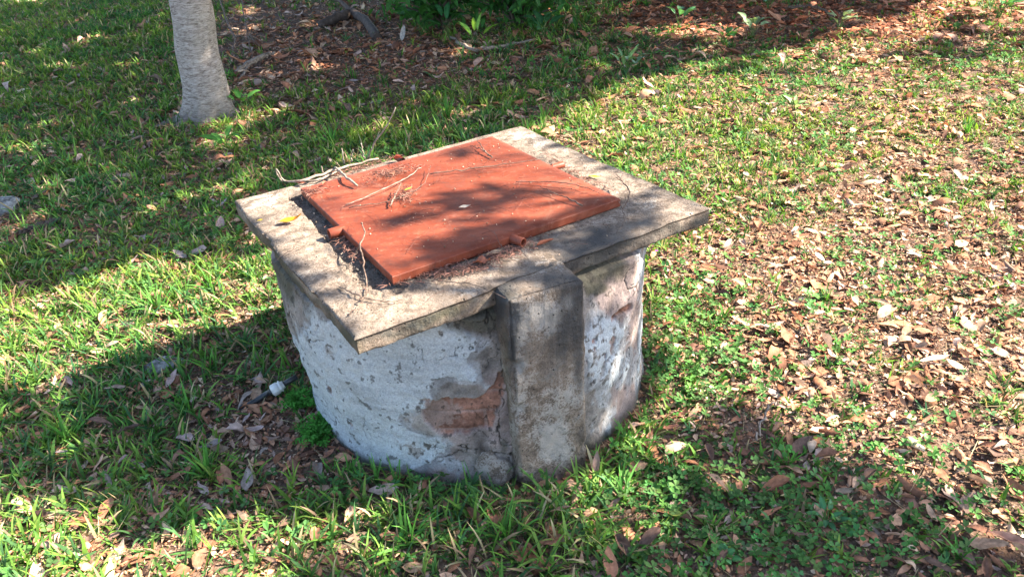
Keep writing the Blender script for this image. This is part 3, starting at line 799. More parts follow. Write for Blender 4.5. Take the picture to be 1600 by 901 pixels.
for lab, pxy, z, L, W, yaw, col, kw in [
    ('curled orange leaf on the left rim of the slab', (456, 347), zs_, 0.085, 0.034, 0.1, (0.72, 0.30, 0.03), dict(curl=1.3, fold=0.6)),
    ('yellow leaf beside the right edge of the red lid', (929, 277), zs_, 0.05, 0.016, -0.6, (0.70, 0.55, 0.04), dict(fold=0.3)),
    ('tiny yellow leaf lying left of the orange leaf on the slab', (407, 345), zs_, 0.022, 0.014, 0.3, (0.65, 0.45, 0.08), {}),
    ('small pale leaf at the middle of the red lid', (726, 324), zl - .004, 0.042, 0.02, 0.2, (0.62, 0.50, 0.38), {}),
    ('tan leaf leaning below the front edge of the lid', (773, 396), zs_, 0.05, 0.026, 0.35, (0.44, 0.28, 0.17), {}),
    ('rolled red brown leaf right of the front pipe stub', (852, 381), zs_, 0.06, 0.02, 0.5, (0.34, 0.12, 0.07), dict(fold=1.1)),
    ('crumpled rust leaf in the debris left of the front pipe stub', (753, 412), zs_, 0.05, 0.034, 0.1, (0.40, 0.14, 0.08), dict(fold=0.5, wave=0.2)),
    ('curled red brown leaf on the far left part of the lid', (616, 272), zl - .002, 0.04, 0.02, 0.3, (0.40, 0.17, 0.10), dict(curl=1.5)),
    ('small brown nut like leaf curl near the left corner of the lid', (508, 288), zl - .002, 0.022, 0.018, 0.9, (0.36, 0.14, 0.09), dict(fold=1.2)),
    ('dark red leaf curled on the far rim of the lid', (622, 248), zl - .002, 0.035, 0.022, 0.2, (0.34, 0.08, 0.05), dict(fold=1.2)),
    ('red brown leaf tucked behind the left corner of the lid', (470, 287), zs_, 0.05, 0.02, -0.5, (0.42, 0.15, 0.08), dict(fold=0.5)),
    ('green leaf sliver on the twigs at the centre left of the lid', (638, 296), zl, 0.035, 0.009, 0.7, (0.30, 0.42, 0.06), {}),
]:
    one_leaf('fallen_leaf', lab, 'leaf', at(*pxy, z), L, W, yaw, np.array(col), seed=int(pxy[0]), lift=0.002, **kw)

# ------------------------------------------------------------------ fine litter on slab and lid
b = Batch()
def strand(b, p, L, r, yaw, bend, lift, col):
    t = np.linspace(0, 1, 6)
    a = yaw + bend * t
    x = np.concatenate([[0], np.cumsum(np.cos(a[:-1]) * L / 5)]); y = np.concatenate([[0], np.cumsum(np.sin(a[:-1]) * L / 5)])
    P = np.column_stack([p[0] + x, p[1] + y, p[2] + lift * np.sin(np.pi * t) + 0.001])
    V, Q, T = tube(P, [r, r * 0.6], 4, 0, 0)
    b.add(V, Q, T, col)
rg = np.random.default_rng(21)
zones = [((780, 400), 75, 11, -22, 330, zs_), ((700, 425), 60, 9, -14, 160, zs_), ((905, 275), 44, 7, 27, 110, zs_), ((870, 252), 20, 5, 27, 30, zs_), ((610, 270), 38, 8, -10, 200, zl - .003), ((632, 305), 16, 12, -40, 110, zl - .003), ((545, 385), 40, 14, 45, 140, zs_), ((560, 262), 70, 6, -16, 240, zs_), ((490, 300), 20, 8, -16, 60, zl - .003), ((660, 425), 60, 6, -20, 120, zs_)]
for (c_, rx, ry, an, n, z) in zones:
    for _ in range(n):
        u_, v_ = rg.normal(0, rx * 0.5), rg.normal(0, ry * 0.5); a_ = math.radians(an)
        p = at(c_[0] + u_ * math.cos(a_) - v_ * math.sin(a_), c_[1] + u_ * math.sin(a_) + v_ * math.cos(a_), z)
        strand(b, p, rg.uniform(0.008, 0.035), rg.uniform(0.0005, 0.0012), rg.uniform(0, 6.3), rg.normal(0, 0.8), rg.uniform(0.001, 0.006), np.array([0.20, 0.10, 0.075]) * rg.uniform(0.4, 2.0))
lidpts = []
for _ in range(95):     # curly hair-like tendrils
    u_, v_ = rg.uniform(0.03, 0.97, 2)
    p = quad(LA, LN, LR, LF, np.array([u_]), np.array([v_]))[0]; p[2] = zl - 0.004
    strand(b, p, rg.uniform(0.03, 0.13), 0.0006, rg.uniform(0, 6.3), rg.normal(0, 2.2), rg.uniform(0.001, 0.012), np.array([0.19, 0.09, 0.07]) * rg.uniform(0.5, 1.4))
for _ in range(60):
    u_, v_ = rg.uniform(0.03, 0.97, 2)
    p = quad(*[np.append(q, zs_) for q in (L_, N_, R_, F_)], np.array([u_]), np.array([v_]))[0]
    strand(b, p, rg.uniform(0.02, 0.10), 0.0006, rg.uniform(0, 6.3), rg.normal(0, 2.2), rg.uniform(0.001, 0.01), np.array([0.16, 0.09, 0.07]) * rg.uniform(0.5, 1.3))
# grit in the sunken shade strip beside the lid
for _ in range(900):
    t_ = rg.random(); e_ = abs(rg.normal(0, 0.5)) if rg.random() < .6 else rg.uniform(0, 1.2)
    q0 = np.array([474, 306]) * (1 - t_) + np.array([618, 440]) * t_; q1 = np.array([453, 311]) * (1 - t_) + np.array([565, 448]) * t_
    p = at(*(q0 * (1 - e_) + q1 * e_), zs_ - 0.012); s_ = rg.uniform(0.0008, 0.0026)
    V = np.array([[1, 0, 0], [0, 1, 0], [-1, 0, 0], [0, -1, 0], [0, 0, 1], [0, 0, -1]]) * s_ * rg.uniform(0.5, 1.5, (6, 1)) + p
    b.add(V, None, [(0, 1, 4), (1, 2, 4), (2, 3, 4), (3, 0, 4), (1, 0, 5), (2, 1, 5), (3, 2, 5), (0, 3, 5)], np.array([0.17, 0.15, 0.13]) * rg.uniform(0.4, 1.4))
# crumbs
for _ in range(300):
    if rg.random() < 0.38:
        u_, v_ = rg.uniform(0.03, 0.97, 2); p = quad(LA, LN, LR, LF, np.array([u_]), np.array([v_]))[0]; p[2] = zl - 0.005
    else:
        u_, v_ = rg.uniform(0.03, 0.97, 2); p = quad(*[np.append(q, zs_ - .003) for q in (L_, N_, R_, F_)], np.array([u_]), np.array([v_]))[0]
    s_ = rg.uniform(0.0009, 0.0030)
    V = np.array([[1, 0, 0], [0, 1, 0], [-1, 0, 0], [0, -1, 0], [0, 0, 1], [0, 0, -1]]) * s_ * rg.uniform(0.5, 1.5, (6, 1)) + p
    T = [(0, 1, 4), (1, 2, 4), (2, 3, 4), (3, 0, 4), (1, 0, 5), (2, 1, 5), (3, 2, 5), (0, 3, 5)]
    b.add(V, None, T, np.array([0.5, 0.36, 0.26]) * rg.uniform(0.2, 1.5))
o = b.build('needle_litter', MD)
tag(o, 'fine brown needles, tendrils and crumbs scattered over the slab and the lid', 'litter', kind='stuff')

# ------------------------------------------------------------------ pipe fitting beside the well
pf = at(433, 606, 0.07)
fit = empty('pipe_fitting', (pf[0], pf[1], 0.0), 'white plastic pipe coupling with a black stub tube beside the left foot of the well', 'pipe fitting')
pdir = at(457, 592, 0.085) - pf; pdir /= np.linalg.norm(pdir)
def lathe(p0, d, prof, n=24, facet=0):
    uu = np.cross(d, [0, 0, 1.0]); uu /= np.linalg.norm(uu); ww = np.cross(uu, d)
    a = np.linspace(0, 2 * np.pi, n, endpoint=False); V, Q = [], []
    for k, (t, r) in enumerate(prof):
        rr_ = r * (1 + (0.06 * (np.cos(a * facet)) if facet and r > 0.014 else 0))
        V.append(p0 + d * t + np.reshape(rr_ * np.ones(n), (-1, 1)) * (np.cos(a)[:, None] * uu + np.sin(a)[:, None] * ww))
    for q in range(len(prof) - 1):
        k = np.arange(n); Q.append(np.stack([q * n + k, q * n + (k + 1) % n, (q + 1) * n + (k + 1) % n, (q + 1) * n + k], 1))
    return np.concatenate(V), np.concatenate(Q)
V, Q = lathe(pf, pdir, [(-0.022, 0.001), (-0.022, 0.014), (-0.018, 0.021), (0.004, 0.021), (0.006, 0.018), (0.010, 0.018), (0.012, 0.021), (0.016, 0.020), (0.018, 0.015), (0.026, 0.014), (0.027, 0.001)], 32, 8)
np_mesh('coupling', V, Q, MWHITE, fit, origin=(pf[0], pf[1], 0))
V, Q = lathe(pf, pdir, [(0.02, 0.001), (0.02, 0.0105), (0.078, 0.0105), (0.078, 0.008), (0.06, 0.0078), (0.06, 0.001)], 20)
np_mesh('stub_tube', V, Q, MBLACK, fit, origin=(pf[0], pf[1], 0))
P = smooth_path([pf - pdir * 0.02, at(418, 614, 0.05), at(400, 626, 0.03), at(384, 634, 0.012), at(366, 640, -0.02)], 20)
V, Q, T = tube(P, [0.0105, 0.0105], 12)
np_mesh('hose', V, Q, MBLACK, fit, tri=T, origin=(pf[0], pf[1], 0))

# ------------------------------------------------------------------ stones, clumps, dead wood on the ground
def stone(px_, py_, size, seed, label, mat=MSTONE, name='stone', cat='stone', z=0.01, rot=0.0):
    p = at(px_, py_, 0.0); p[2] = gz(p[0], p[1]) + z
    V, Q = rock(p, size, seed, rot=rot)
    o = np_mesh(name, V, Q, mat, origin=p)
    return tag(o, label, cat)
stone(4, 328, (0.13, 0.10, 0.07), 3, 'pale grey stone half out of view in the grass at the left')
stone(255, 580, (0.085, 0.05, 0.035), 8, 'flat bluish grey stone under leaves in the shade of the well', rot=0.4)
stone(76, 286, (0.06, 0.04, 0.035), 12, 'black clump of soil in the shaded grass below the tree', MCLUMP, 'soil_clump', 'soil clump')
stone(300, 690, (0.07, 0.035, 0.012), 14, 'black charred clump among litter in the well shadow', MCLUMP, 'soil_clump', 'soil clump', rot=0.2)
def log(pts, radii, label, mat=MWOOD, sides=(), name='dead_branch', cat='branch', seed=0):
    def gp_(q):
        if q[0] == 'y': return w(q)
        p = at(q[0], q[1], 0.0); return np.array([p[0], p[1], gz(p[0], p[1]) + q[2]])
    P = smooth_path([gp_(q) for q in pts], 22, 0.006, seed)
    b = Batch(); V, Q, T = tube(P, radii, 9, 0.2, seed); b.add(V, Q, T)
    for k, (sp, sr) in enumerate(sides):
        V, Q, T = tube(smooth_path([gp_(q) for q in sp], 14, 0.004, seed + k + 1), sr, 7, 0.15, seed + k); b.add(V, Q, T)
    return tag(b.build(name, mat, origin=P[0]), label, cat)
log([(500, 43, 0.04), (530, 38, 0.08), (552, 32, 0.08), (575, 44, 0.05), (590, 62, 0.0)], [0.05, 0.06, 0.05, 0.06], 'thick dark fallen branch on the shaded litter near the bush', sides=[([(552, 32, 0.08), (535, 22, 0.16), (520, 12, 0.1)], [0.03, 0.015])], seed=31)
log([(690, 38, 0.1), (700, 28, 0.25), (705, 14, 0.45), (713, 0, 0.6)], [0.022, 0.015, 0.01], 'bare leaning stick at the foot of the dark bush', seed=32)
log([(370, 118, 0.03), (392, 108, 0.05), (415, 98, 0.05), (432, 92, 0.04)], [0.02, 0.028, 0.012], 'pale weathered stick catching sun right of the tree', MTWIGP, sides=[([(392, 108, 0.05), (372, 126, 0.0)], [0.016, 0.008])], seed=33)
log([(358, 100, 0.0), (372, 84, 0.14), (360, 62, 0.3), (355, 40, 0.45)], [0.012, 0.01, 0.005], 'thin bare reddish stem standing right of the tree trunk', MTWIG, sides=[([(372, 84, 0.14), (388, 70, 0.22), (402, 88, 0.1)], [0.006, 0.004])], seed=34)
log([(395, 95, 0.0), (390, 60, 0.3), (386, 30, 0.5)], [0.009, 0.005], 'thin upright bare stem behind the pale stick', MTWIG, sides=[([(392, 74, 0.15), (410, 88, 0.08)], [0.005, 0.003])], seed=35)
log([(28, 366, 0.01), (60, 358, 0.025), (85, 350, 0.02), (108, 342, 0.01)], [0.012, 0.02, 0.012], 'grey rotten bark strip lying in shaded grass at the left', seed=36)
log([(165, 285, 0.01), (190, 280, 0.02), (212, 276, 0.01)], [0.01, 0.02, 0.01], 'silvery strip of bark left of the slab corner below the tree', MTWIGP, seed=37)
log([(20, 188, 0.01), (38, 176, 0.03), (60, 164, 0.02)], [0.01, 0.016, 0.01], 'short grey stick in the grass far left of the tree', seed=38)
log([(1180, 700, 0.03), (1195, 660, 0.05), (1215, 640, 0.03)], [0.003, 0.0035, 0.002], 'thin pale stick among leaves right of the well', MTWIGP, seed=39)
log([(700, 60, 0.03), (740, 85, 0.04), (790, 76, 0.03), (835, 68, 0.02)], [0.014, 0.02, 0.012], 'sunlit fallen stick in front of the dark bush', MTWIGP, seed=40)
log([(1230, 22, 0.06), (1275, 26, 0.08), (1310, 40, 0.03)], [0.016, 0.012, 0.01], 'thin branch on red leaf litter at the upper right', MTWIG, seed=41)

# ------------------------------------------------------------------ the visible tree
tb = at(322, 186, 0.0); TY = tb[1]
t1 = at_y(297, 0, TY); t2 = tb + (t1 - tb) * 2.0; t2[0] -= 0.1
tree = empty('smooth_barked_tree', (tb[0], tb[1], 0), 'tree with pale ringed grey bark and flared base behind the well', 'tree')
cp = smooth_path([tb + [0, 0, -0.05], tb + (t1 - tb) * 0.25 + [0.03, 0, 0], tb + (t1 - tb) * 0.6, t1, t2, t2 + (t1 - tb) * 1.1], 60)
Hs = cp[:, 2]
nr = 40; a = np.linspace(0, 2 * np.pi, nr, endpoint=False)
TV, TC = [], []
for p in cp:
    z = p[2]
    r = 0.148 + 0.010 * np.exp(-z * 1.2) - 0.012 * max(z - 0.2, 0)
    lobes = 0.5 + 0.5 * np.cos(a * 5 + 0.8)
    r_ = r + 0.13 * np.exp(-max(z, -0.05) / 0.07) * (0.35 + 0.65 * lobes) + 0.02 * np.exp(-z / 0.3)
    r_ = r_ * (1 + 0.05 * (fbm(np.cos(a) + 9, np.sin(a) + 9, z * 2, 15, 3) - 0.5)) + (fbm(np.cos(a) * 6 + 9, np.sin(a) * 6 + 9, z * 9, 16, 3) - 0.5) * 0.012 * (1 + 3 * math.exp(-max(z, 0) / 0.1))
    TV.append(np.column_stack([p[0] + r_ * np.cos(a), p[1] + r_ * np.sin(a), np.full(nr, z)]))
    TC.append(np.tile([0, 0, math.exp(-max(z - 0.02, 0) / 0.10)], (nr, 1)))
TVa = np.concatenate(TV)
i, j = np.meshgrid(np.arange(len(cp) - 1), np.arange(nr), indexing='ij'); i, j = i.ravel(), j.ravel()
np_mesh('trunk', TVa, np.stack([i * nr + j, i * nr + (j + 1) % nr, (i + 1) * nr + (j + 1) % nr, (i + 1) * nr + j], 1), MBARK, tree, np.concatenate(TC), origin=(tb[0], tb[1], 0))
b = Batch()
for k, (dx, dy, L) in enumerate([(-1.0, -0.35, 0.30), (-0.5, -0.9, 0.24), (0.75, -0.6, 0.18), (0.95, 0.3, 0.22), (-0.7, 0.7, 0.3)]):
    P = smooth_path([tb + [dx * 0.10, dy * 0.10, 0.06], tb + [dx * 0.22, dy * 0.22, 0.02], tb + [dx * (0.2 + L), dy * (0.2 + L), -0.03]], 10, 0.004, k)
    V, Q, T = tube(P, [0.05, 0.035, 0.012], 9, 0.25, k); b.add(V, Q, T, (0, 0, 0.9))
b.build('roots', MBARK, tree, origin=(tb[0], tb[1], 0))

# ------------------------------------------------------------------ canopy: unseen crowns whose leaves are placed to shape the shade
HALF = np.array([SA, SB])
def gshade(x, y):
    """density of boughs between the ground point (x, y) and the sun"""
    P = np.column_stack([x, y, np.zeros(len(x))]); px, py = pix(P)
    jx = (fbm(x * 2.2 + 40, y * 2.2 + 40, 0, 101, 4) - 0.5); jy = (fbm(x * 2.2 + 80, y * 2.2 + 10, 0, 102, 4) - 0.5)
    sc = np.clip(2.2 / np.maximum(y, 0.8), 0.25, 1.5)
    nl = 1 + 1.1 * (1 - sstep(300, 700, px)) * (py < 560)
    qx, qy = px + jx * 130 * sc * nl, py + jy * 110 * sc * nl
    D = np.zeros(len(x))
    A_ = [(-3000, -900), (-3000, 436), (0, 432), (110, 440), (230, 412), (330, 432), (392, 410), (450, 330), (600, 262), (770, 215), (850, 178), (950, 140), (1050, 112), (1200, 82), (1330, 40), (1500, -5), (1700, -60), (4000, -260), (4000, -900)]
    D = np.where(in_poly(qx, qy, A_), 1.0, D)
    B_ = [(880, 760), (950, 705), (1040, 655), (1160, 640), (1240, 668), (1330, 722), (1440, 765), (1560, 778), (1700, 800), (3500, 950), (3500, 4000), (-1500, 4000), (100, 1150), (470, 960), (520, 850), (650, 778), (780, 760)]
    D = np.where(in_poly(qx, qy, B_), 0.95, D)
    # scattered sun flecks
    fl = fbm(x * 3.1 + 11, y * 3.1 + 5, 0, 111, 3)
    D = np.where((D > 0) & (fl > np.where((px > 850) & (py > 600), 0.60, np.where(px < 560, 0.655, 0.69))) & (py > 10), 0.1, D)
    lit = blobs(px, py, [(490, 104, 34, 9, 1), (720, 84, 50, 8, 1), (820, 72, 40, 7, 1), (380, 18, 40, 7, 1), (420, 92, 14, 8, 1), (90, 108, 46, 8, 1), (10, 120, 30, 9, 0.8), (1040, 48, 80, 14, 0.9), (900, 30, 30, 10, .6), (1110, 50, 90, 10, .9), (990, 12, 60, 8, .8), (40, 4, 80, 6, 1),
                         (640, 60, 20, 6, .9), (400, 160, 24, 8, .6), (345, 385, 40, 8, .9), (110, 255, 40, 8, .5), (230, 330, 30, 7, .5), (60, 395, 30, 8, .6), (30, 230, 30, 6, .5), (930, 835, 26, 16, 0.9), (990, 860, 30, 16, 0.8), (1110, 745, 30, 14, 0.8), (560, 880, 70, 30, 0.8), (340, 860, 200, 44, 1.0), (60, 850, 110, 70, 1.0), (1500, 850, 60, 26, 0.5), (760, 890, 40, 14, 0.6), (1430, 700, 80, 40, 0.4), (915, 105, 24, 7, .8), (1000, 130, 24, 8, .5), (1250, 20, 150, 12, .5)])
    D = D * np.clip(1 - lit * 1.15, 0, 1)
    D = np.maximum(D, blobs(px, py, [(50, 700, 80, 60, 1.5)]))  # extra leaves added to carry the well's shadow to the left edge
    D = np.maximum(D, blobs(px, py, [(1560, 625, 110, 22, 0.4), (1180, 105, 110, 10, 0.5), (1500, 70, 120, 30, 0.45), (40, 690, 70, 55, 1.6), (1590, 440, 60, 14, 0.4)]) * sstep(0.42, 0.55, fl))
    # the slab and lid (0.67 m up) get their own dapples
    T2 = np.column_stack([x + SA, y + SB, np.full(len(x), 0.69)]); sx, sy = pix(T2)
    Sp = [(355, 305), (548, 550), (1118, 345), (1118, 315), (815, 190)]
    sl = in_poly(sx, sy, Sp)
    ds = blobs(sx, sy, [(705, 325, 40, 15, 1.0, 5), (775, 312, 40, 10, 0.8, -10), (835, 306, 34, 8, 0.5, 0), (700, 385, 52, 12, 1.0, -14), (640, 408, 40, 8, 0.7, -10), (790, 352, 40, 9, 0.6, -20), (900, 385, 85, 26, 1.6, -16), (940, 350, 60, 14, 0.9, -20), (860, 420, 50, 12, 0.9, -20),
                        (500, 440, 50, 14, 0.45, 30), (530, 510, 30, 14, 0.5), (470, 400, 34, 12, 0.4, 30), (820, 252, 30, 6, 0.3), (620, 350, 30, 8, 0.3, -10), (730, 270, 60, 7, 0.4, -14), (880, 342, 90, 10, 1.0, -20), (760, 388, 80, 9, 0.9, -20), (650, 430, 40, 7, 0.6, -20), (770, 455, 26, 12, 0.8), (480, 330, 20, 8, .2), (690, 245, 50, 5, .25)])
    D = np.where(sl, np.clip(ds, 0, 1), D)
    # walls of the well on the sunny side: between the foot and the slab's rim
    near = np.zeros(len(x), bool)
    for z in (0.0, 0.15, 0.3, 0.45, 0.6):
        q = np.hypot(x + SA * z / 0.67 - WC[0], y + SB * z / 0.67 - WC[1]) < WR + 0.03
        near |= q
        p3 = np.column_stack([x + SA * z / 0.67, y + SB * z / 0.67]) - pa
        near |= (p3 @ pu > -0.03) & (p3 @ pu < PW + 0.03) & (p3 @ pv > -0.03) & (p3 @ pv < 0.3)
    wl = near & ~sl
    gap = np.zeros(len(x))
    for z in (0.5, 0.55, 0.6, 0.45):
        P3 = np.column_stack([x + SA * z / 0.67, y + SB * z / 0.67, np.full(len(x), z)]); gx_, gy_ = pix(P3)
        gap = np.maximum(gap, blobs(gx_, gy_, [(836, 492, 32, 26, 1.0)]) * (np.hypot(P3[:, 0] - 0.06, P3[:, 1] - 1.66) < 0.09))
    for z in (0.1, 0.2, 0.3, 0.4, 0.5):
        P3 = np.column_stack([x + SA * z / 0.67, y + SB * z / 0.67, np.full(len(x), z)]); gx_, gy_ = pix(P3)
        gap = np.maximum(gap, blobs(gx_, gy_, [(1002, 480, 14, 90, 1.0), (985, 530, 12, 40, 0.6, 15)]) * (np.abs(np.hypot(P3[:, 0] - WC[0], P3[:, 1] - WC[1]) - WR) < 0.04))
    D = np.where(wl, np.clip(0.95 - gap, 0, 1), D)
    # never cover the sunny strip left of the well
    strip = in_poly(px, py, [(0, 470), (250, 450), (420, 430), (440, 480), (380, 500), (200, 560), (0, 600)])
    D = np.where(strip & ~sl, 0.0, D)
    return D

def canopy_leaves(G, Hrange, size, seed):
    """G (n,2) ground points; a leaf on the sun ray above each"""
    rg = np.random.default_rng(seed); n = len(G)
    h = rg.uniform(*Hrange, n)
    P = np.column_stack([G, np.zeros(n)]) + SUN[None, :] * (h / SUN[2])[:, None]
    s = size * rg.uniform(0.7, 1.3, n)
    d = rg.normal(size=(n, 3)); d /= np.linalg.norm(d, axis=1)[:, None]
    e = np.cross(d, rg.normal(size=(n, 3))); e /= np.linalg.norm(e, axis=1)[:, None]
    tmpl = [(-1, 0), (-0.35, 0.32), (0.4, 0.30), (1, 0), (0.4, -0.30), (-0.35, -0.32)]
    V = np.stack([P + d * (s * a_)[:, None] + e * (s * b_)[:, None] for a_, b_ in tmpl], 1)
    k = np.arange(n)[:, None] * 6
    Q = np.concatenate([k + np.array([[0, 1, 2, 5]]), k + np.array([[5, 2, 3, 4]])])
    C = np.repeat(np.array([[0.07, 0.13, 0.03]]) * rg.uniform(0.6, 1.4, (n, 1)), 6, 0)
    return V.reshape(-1, 3), Q, C
def sample_shade(x0, x1, y0, y1, rho, seed):
    rg = np.random.default_rng(seed)
    n = int((x1 - x0) * (y1 - y0) * rho)
    x = rg.uniform(x0, x1, n); y = rg.uniform(y0, y1, n)
    keep = rg.random(n) < gshade(x, y)
    return np.column_stack([x[keep], y[keep]])
MCAN = mat_plant('canopy_leaves', 0.25, 0.45, 0.4)
MTRB = mat_simple('brown_bark', [(0.3, (0.07, 0.05, 0.04)), (0.6, (0.16, 0.12, 0.095)), (0.8, (0.25, 0.2, 0.16))], 12, 0.9, 0.02, vec=(1, 1, 0.3))
def shade_tree(base, groups, label, trunk_r=0.16):
    t = empty('shade_tree', base, label, 'tree', 'shade trees beyond the right edge')
    base = np.array(base, float); b = Batch(); allP = []
    lb = Batch()
    for G, hr, size, seed in groups:
        if len(G) == 0: continue
        V, Q, C = canopy_leaves(G, hr, size, seed); lb.add(V, Q, None, C)
        allP.append(V[::6])
    A = np.concatenate(allP); rg = np.random.default_rng(5)
    hub = base + [0, 0, 2.6]
    V, Q, T = tube(smooth_path([base - [0, 0, 0.1], base + [0.06, 0.03, 1.3], hub], 14), [trunk_r * 1.3, trunk_r, trunk_r * 0.8], 14, 0.1, 3); b.add(V, Q, T)
    b.build('trunk', MTRB, t, origin=base)
    b = Batch()
    cx_ = A[rg.choice(len(A), 16)]
    for k, q in enumerate(cx_):
        midp = hub * 0.45 + q * 0.55 + [0, 0, 0.25]
        V, Q, T = tube(smooth_path([hub, midp, q], 12), [trunk_r * 0.2, trunk_r * 0.10, 0.006], 7, 0.1, k); b.add(V, Q, T)
    b.build('boughs', MTRB, t, origin=base)
    lb.build('crown', MCAN, t, smooth=False, origin=base)
G1 = sample_shade(-3.2, 1.2, 2.3, 6.0, 950, 1)
G1b = sample_shade(1.2, 5.5, 2.6, 6.0, 850, 2)
G2 = sample_shade(-9.5, 7.5, 6.0, 17.5, 430, 3)
G3 = sample_shade(-9.5, -3.2, 2.0, 6.0, 600, 4)
G4 = sample_shade(-2.6, 2.6, 0.1, 2.3, 1100, 5)
far_ = G2[:, 1] > 10
shade_tree((9.5, 12.5, 0), [(G2[~far_], (4.2, 6.2), 0.15, 11), (G1b, (4.0, 5.0), 0.075, 12)], 'broad tree out of view to the right whose crown shades the far lawn', 0.2)
shade_tree((6.9, 10.2, 0), [(G1, (4.0, 5.0), 0.075, 13), (G3, (4.0, 5.4), 0.11, 14)], 'middle tree out of view to the right whose crown shades the grass behind the well', 0.16)
shade_tree((6.3, 1.1, 0), [(G4, (3.4, 4.2), 0.07, 15)], 'near tree out of view to the right whose boughs dapple the lid and the foreground', 0.09)
shade_tree((8.0, 16.5, 0), [(G2[far_], (4.5, 7.0), 0.16, 16)], 'farthest tree out of view whose crown shades the litter behind the bush', 0.2)
# crown and limbs of the visible tree, high above the frame
b = Batch(); topp = cp[-1]; rg = np.random.default_rng(44)
lb = []
for k in range(8):
    q = topp + np.array([rg.uniform(-1.6, 1.2), rg.uniform(-1.0, 1.8), rg.uniform(1.2, 2.6)])
    V, Q, T = tube(smooth_path([topp - [0, 0, 0.05], topp * 0.5 + q * 0.5 + [0, 0, -0.15], q], 12), [0.08, 0.04, 0.012], 8, 0.1, k); b.add(V, Q, T)
    lb.append(q + rg.normal(0, 0.45, (260, 3)))
b.build('limbs', MBARK, tree, origin=(tb[0], tb[1], 0))
A = np.concatenate(lb); Gf = A[:, :2] - np.outer(A[:, 2] / SUN[2], SUN[:2])
b = Batch()
for P_ in [A]:
    n = len(P_); s = 0.09 * rg.uniform(0.7, 1.3, n); d = rg.normal(size=(n, 3)); d /= np.linalg.norm(d, axis=1)[:, None]
    e = np.cross(d, rg.normal(size=(n, 3))); e /= np.linalg.norm(e, axis=1)[:, None]
    V = np.stack([P_ + d * (s * a_)[:, None] + e * (s * b_)[:, None] for a_, b_ in [(-1, 0), (-0.35, 0.32), (0.4, 0.30), (1, 0), (0.4, -0.30), (-0.35, -0.32)]], 1).reshape(-1, 3)
    k = np.arange(n)[:, None] * 6
    b.add(V, np.concatenate([k + np.array([[0, 1, 2, 5]]), k + np.array([[5, 2, 3, 4]])]), None, np.array([0.07, 0.13, 0.03]))
b.build('crown', MCAN, tree, smooth=False, origin=(tb[0], tb[1], 0))

# ------------------------------------------------------------------ ground cover maps (grass / litter / clover)
def in_well(x, y, m=0.0):
    p = np.column_stack([x, y]) - pa
    return (np.hypot(x - WC[0], y - WC[1]) < WR + 0.012 + m) | ((p @ pu > -0.01 - m) & (p @ pu < PW + 0.01 + m) & (p @ pv > -0.01 - m) & (p @ pv < 0.3))
def cover(x, y):
    """returns grass, litter, clover densities 0..1"""
    P = np.column_stack([x, y, np.zeros(len(x))]); px, py = pix(P)
    patch = fbm(x * 2.4 + 3, y * 2.4 + 3, 0, 201, 4); patch2 = fbm(x * 6 + 3, y * 6 + 9, 0, 205, 3)
    g = 0.62 + 0 * px
    g = g + blobs(px, py, [(130, 60, 300, 90, 0.75), (600, 215, 260, 45, 0.45, -20), (300, 470, 200, 60, 0.35), (120, 590, 160, 90, 0.35), (250, 250, 260, 60, 0.1), (640, 850, 420, 60, 0.3), (1090, 690, 120, 50, 0.35), (960, 140, 90, 40, 0.35), (1150, 320, 90, 50, 0.3), (1250, 130, 200, 60, 0.1), (1150, 230, 220, 90, 0.30), (1050, 620, 70, 50, 0.2)])
    g = g - blobs(px, py, [(1420, 560, 280, 140, 0.5), (1450, 330, 200, 120, 0.30), (1250, 400, 150, 60, 0.35), (1500, 670, 150, 50, 0.35), (560, 95, 160, 45, 0.75), (440, 690, 110, 60, 0.75), (1200, 25, 320, 36, 0.75), (1550, 400, 100, 120, 0.1), (330, 640, 60, 50, .4), (830, 110, 150, 30, 0.35), (480, 45, 120, 40, .5), (390, 70, 40, 50, .3), (1180, 470, 120, 60, .15), (1450, 380, 240, 170, 0.28), (1250, 470, 140, 80, 0.15), (520, 80, 190, 60, 0.8), (440, 60, 120, 50, 0.5), (860, 766, 70, 12, 0.7), (470, 700, 90, 50, .5)])
    g = np.clip(g + (patch - 0.5) * 1.5 + (patch2 - 0.5) * 0.9, 0.03, 1)
    l = 0.5 + blobs(px, py, [(1420, 520, 330, 260, 0.5), (560, 95, 220, 60, 0.4), (440, 680, 110, 70, 0.6), (1250, 25, 400, 50, 0.55), (1250, 400, 160, 80, .3)]) - blobs(px, py, [(1130, 220, 200, 80, 0.30), (130, 60, 260, 60, 0.45), (620, 215, 230, 35, 0.25, -20)])
    l = np.clip(l + 0.12 + (fbm(x * 1.9 + 31, y * 1.9 + 3, 0, 221, 3) - 0.5) * 0.7, 0.08, 1)
    c = blobs(px, py, [(1060, 520, 80, 90, 0.8), (1150, 590, 130, 60, 0.7), (1150, 820, 200, 90, 0.8), (720, 760, 90, 26, 0.9), (1380, 830, 160, 60, 0.4), (1000, 740, 100, 60, 0.5), (140, 430, 160, 40, 0.4), (250, 370, 200, 70, 0.35), (500, 850, 150, 40, .3)]) + 0.09
    c = c - blobs(px, py, [(520, 80, 220, 70, 1.0), (1250, 25, 400, 40, 0.6), (450, 700, 100, 60, 1.0)])
    c = np.clip(c + (fbm(x * 4 + 7, y * 4 + 3, 0, 231, 3) - 0.5) * 1.2, 0, 1)
    return g, l, c

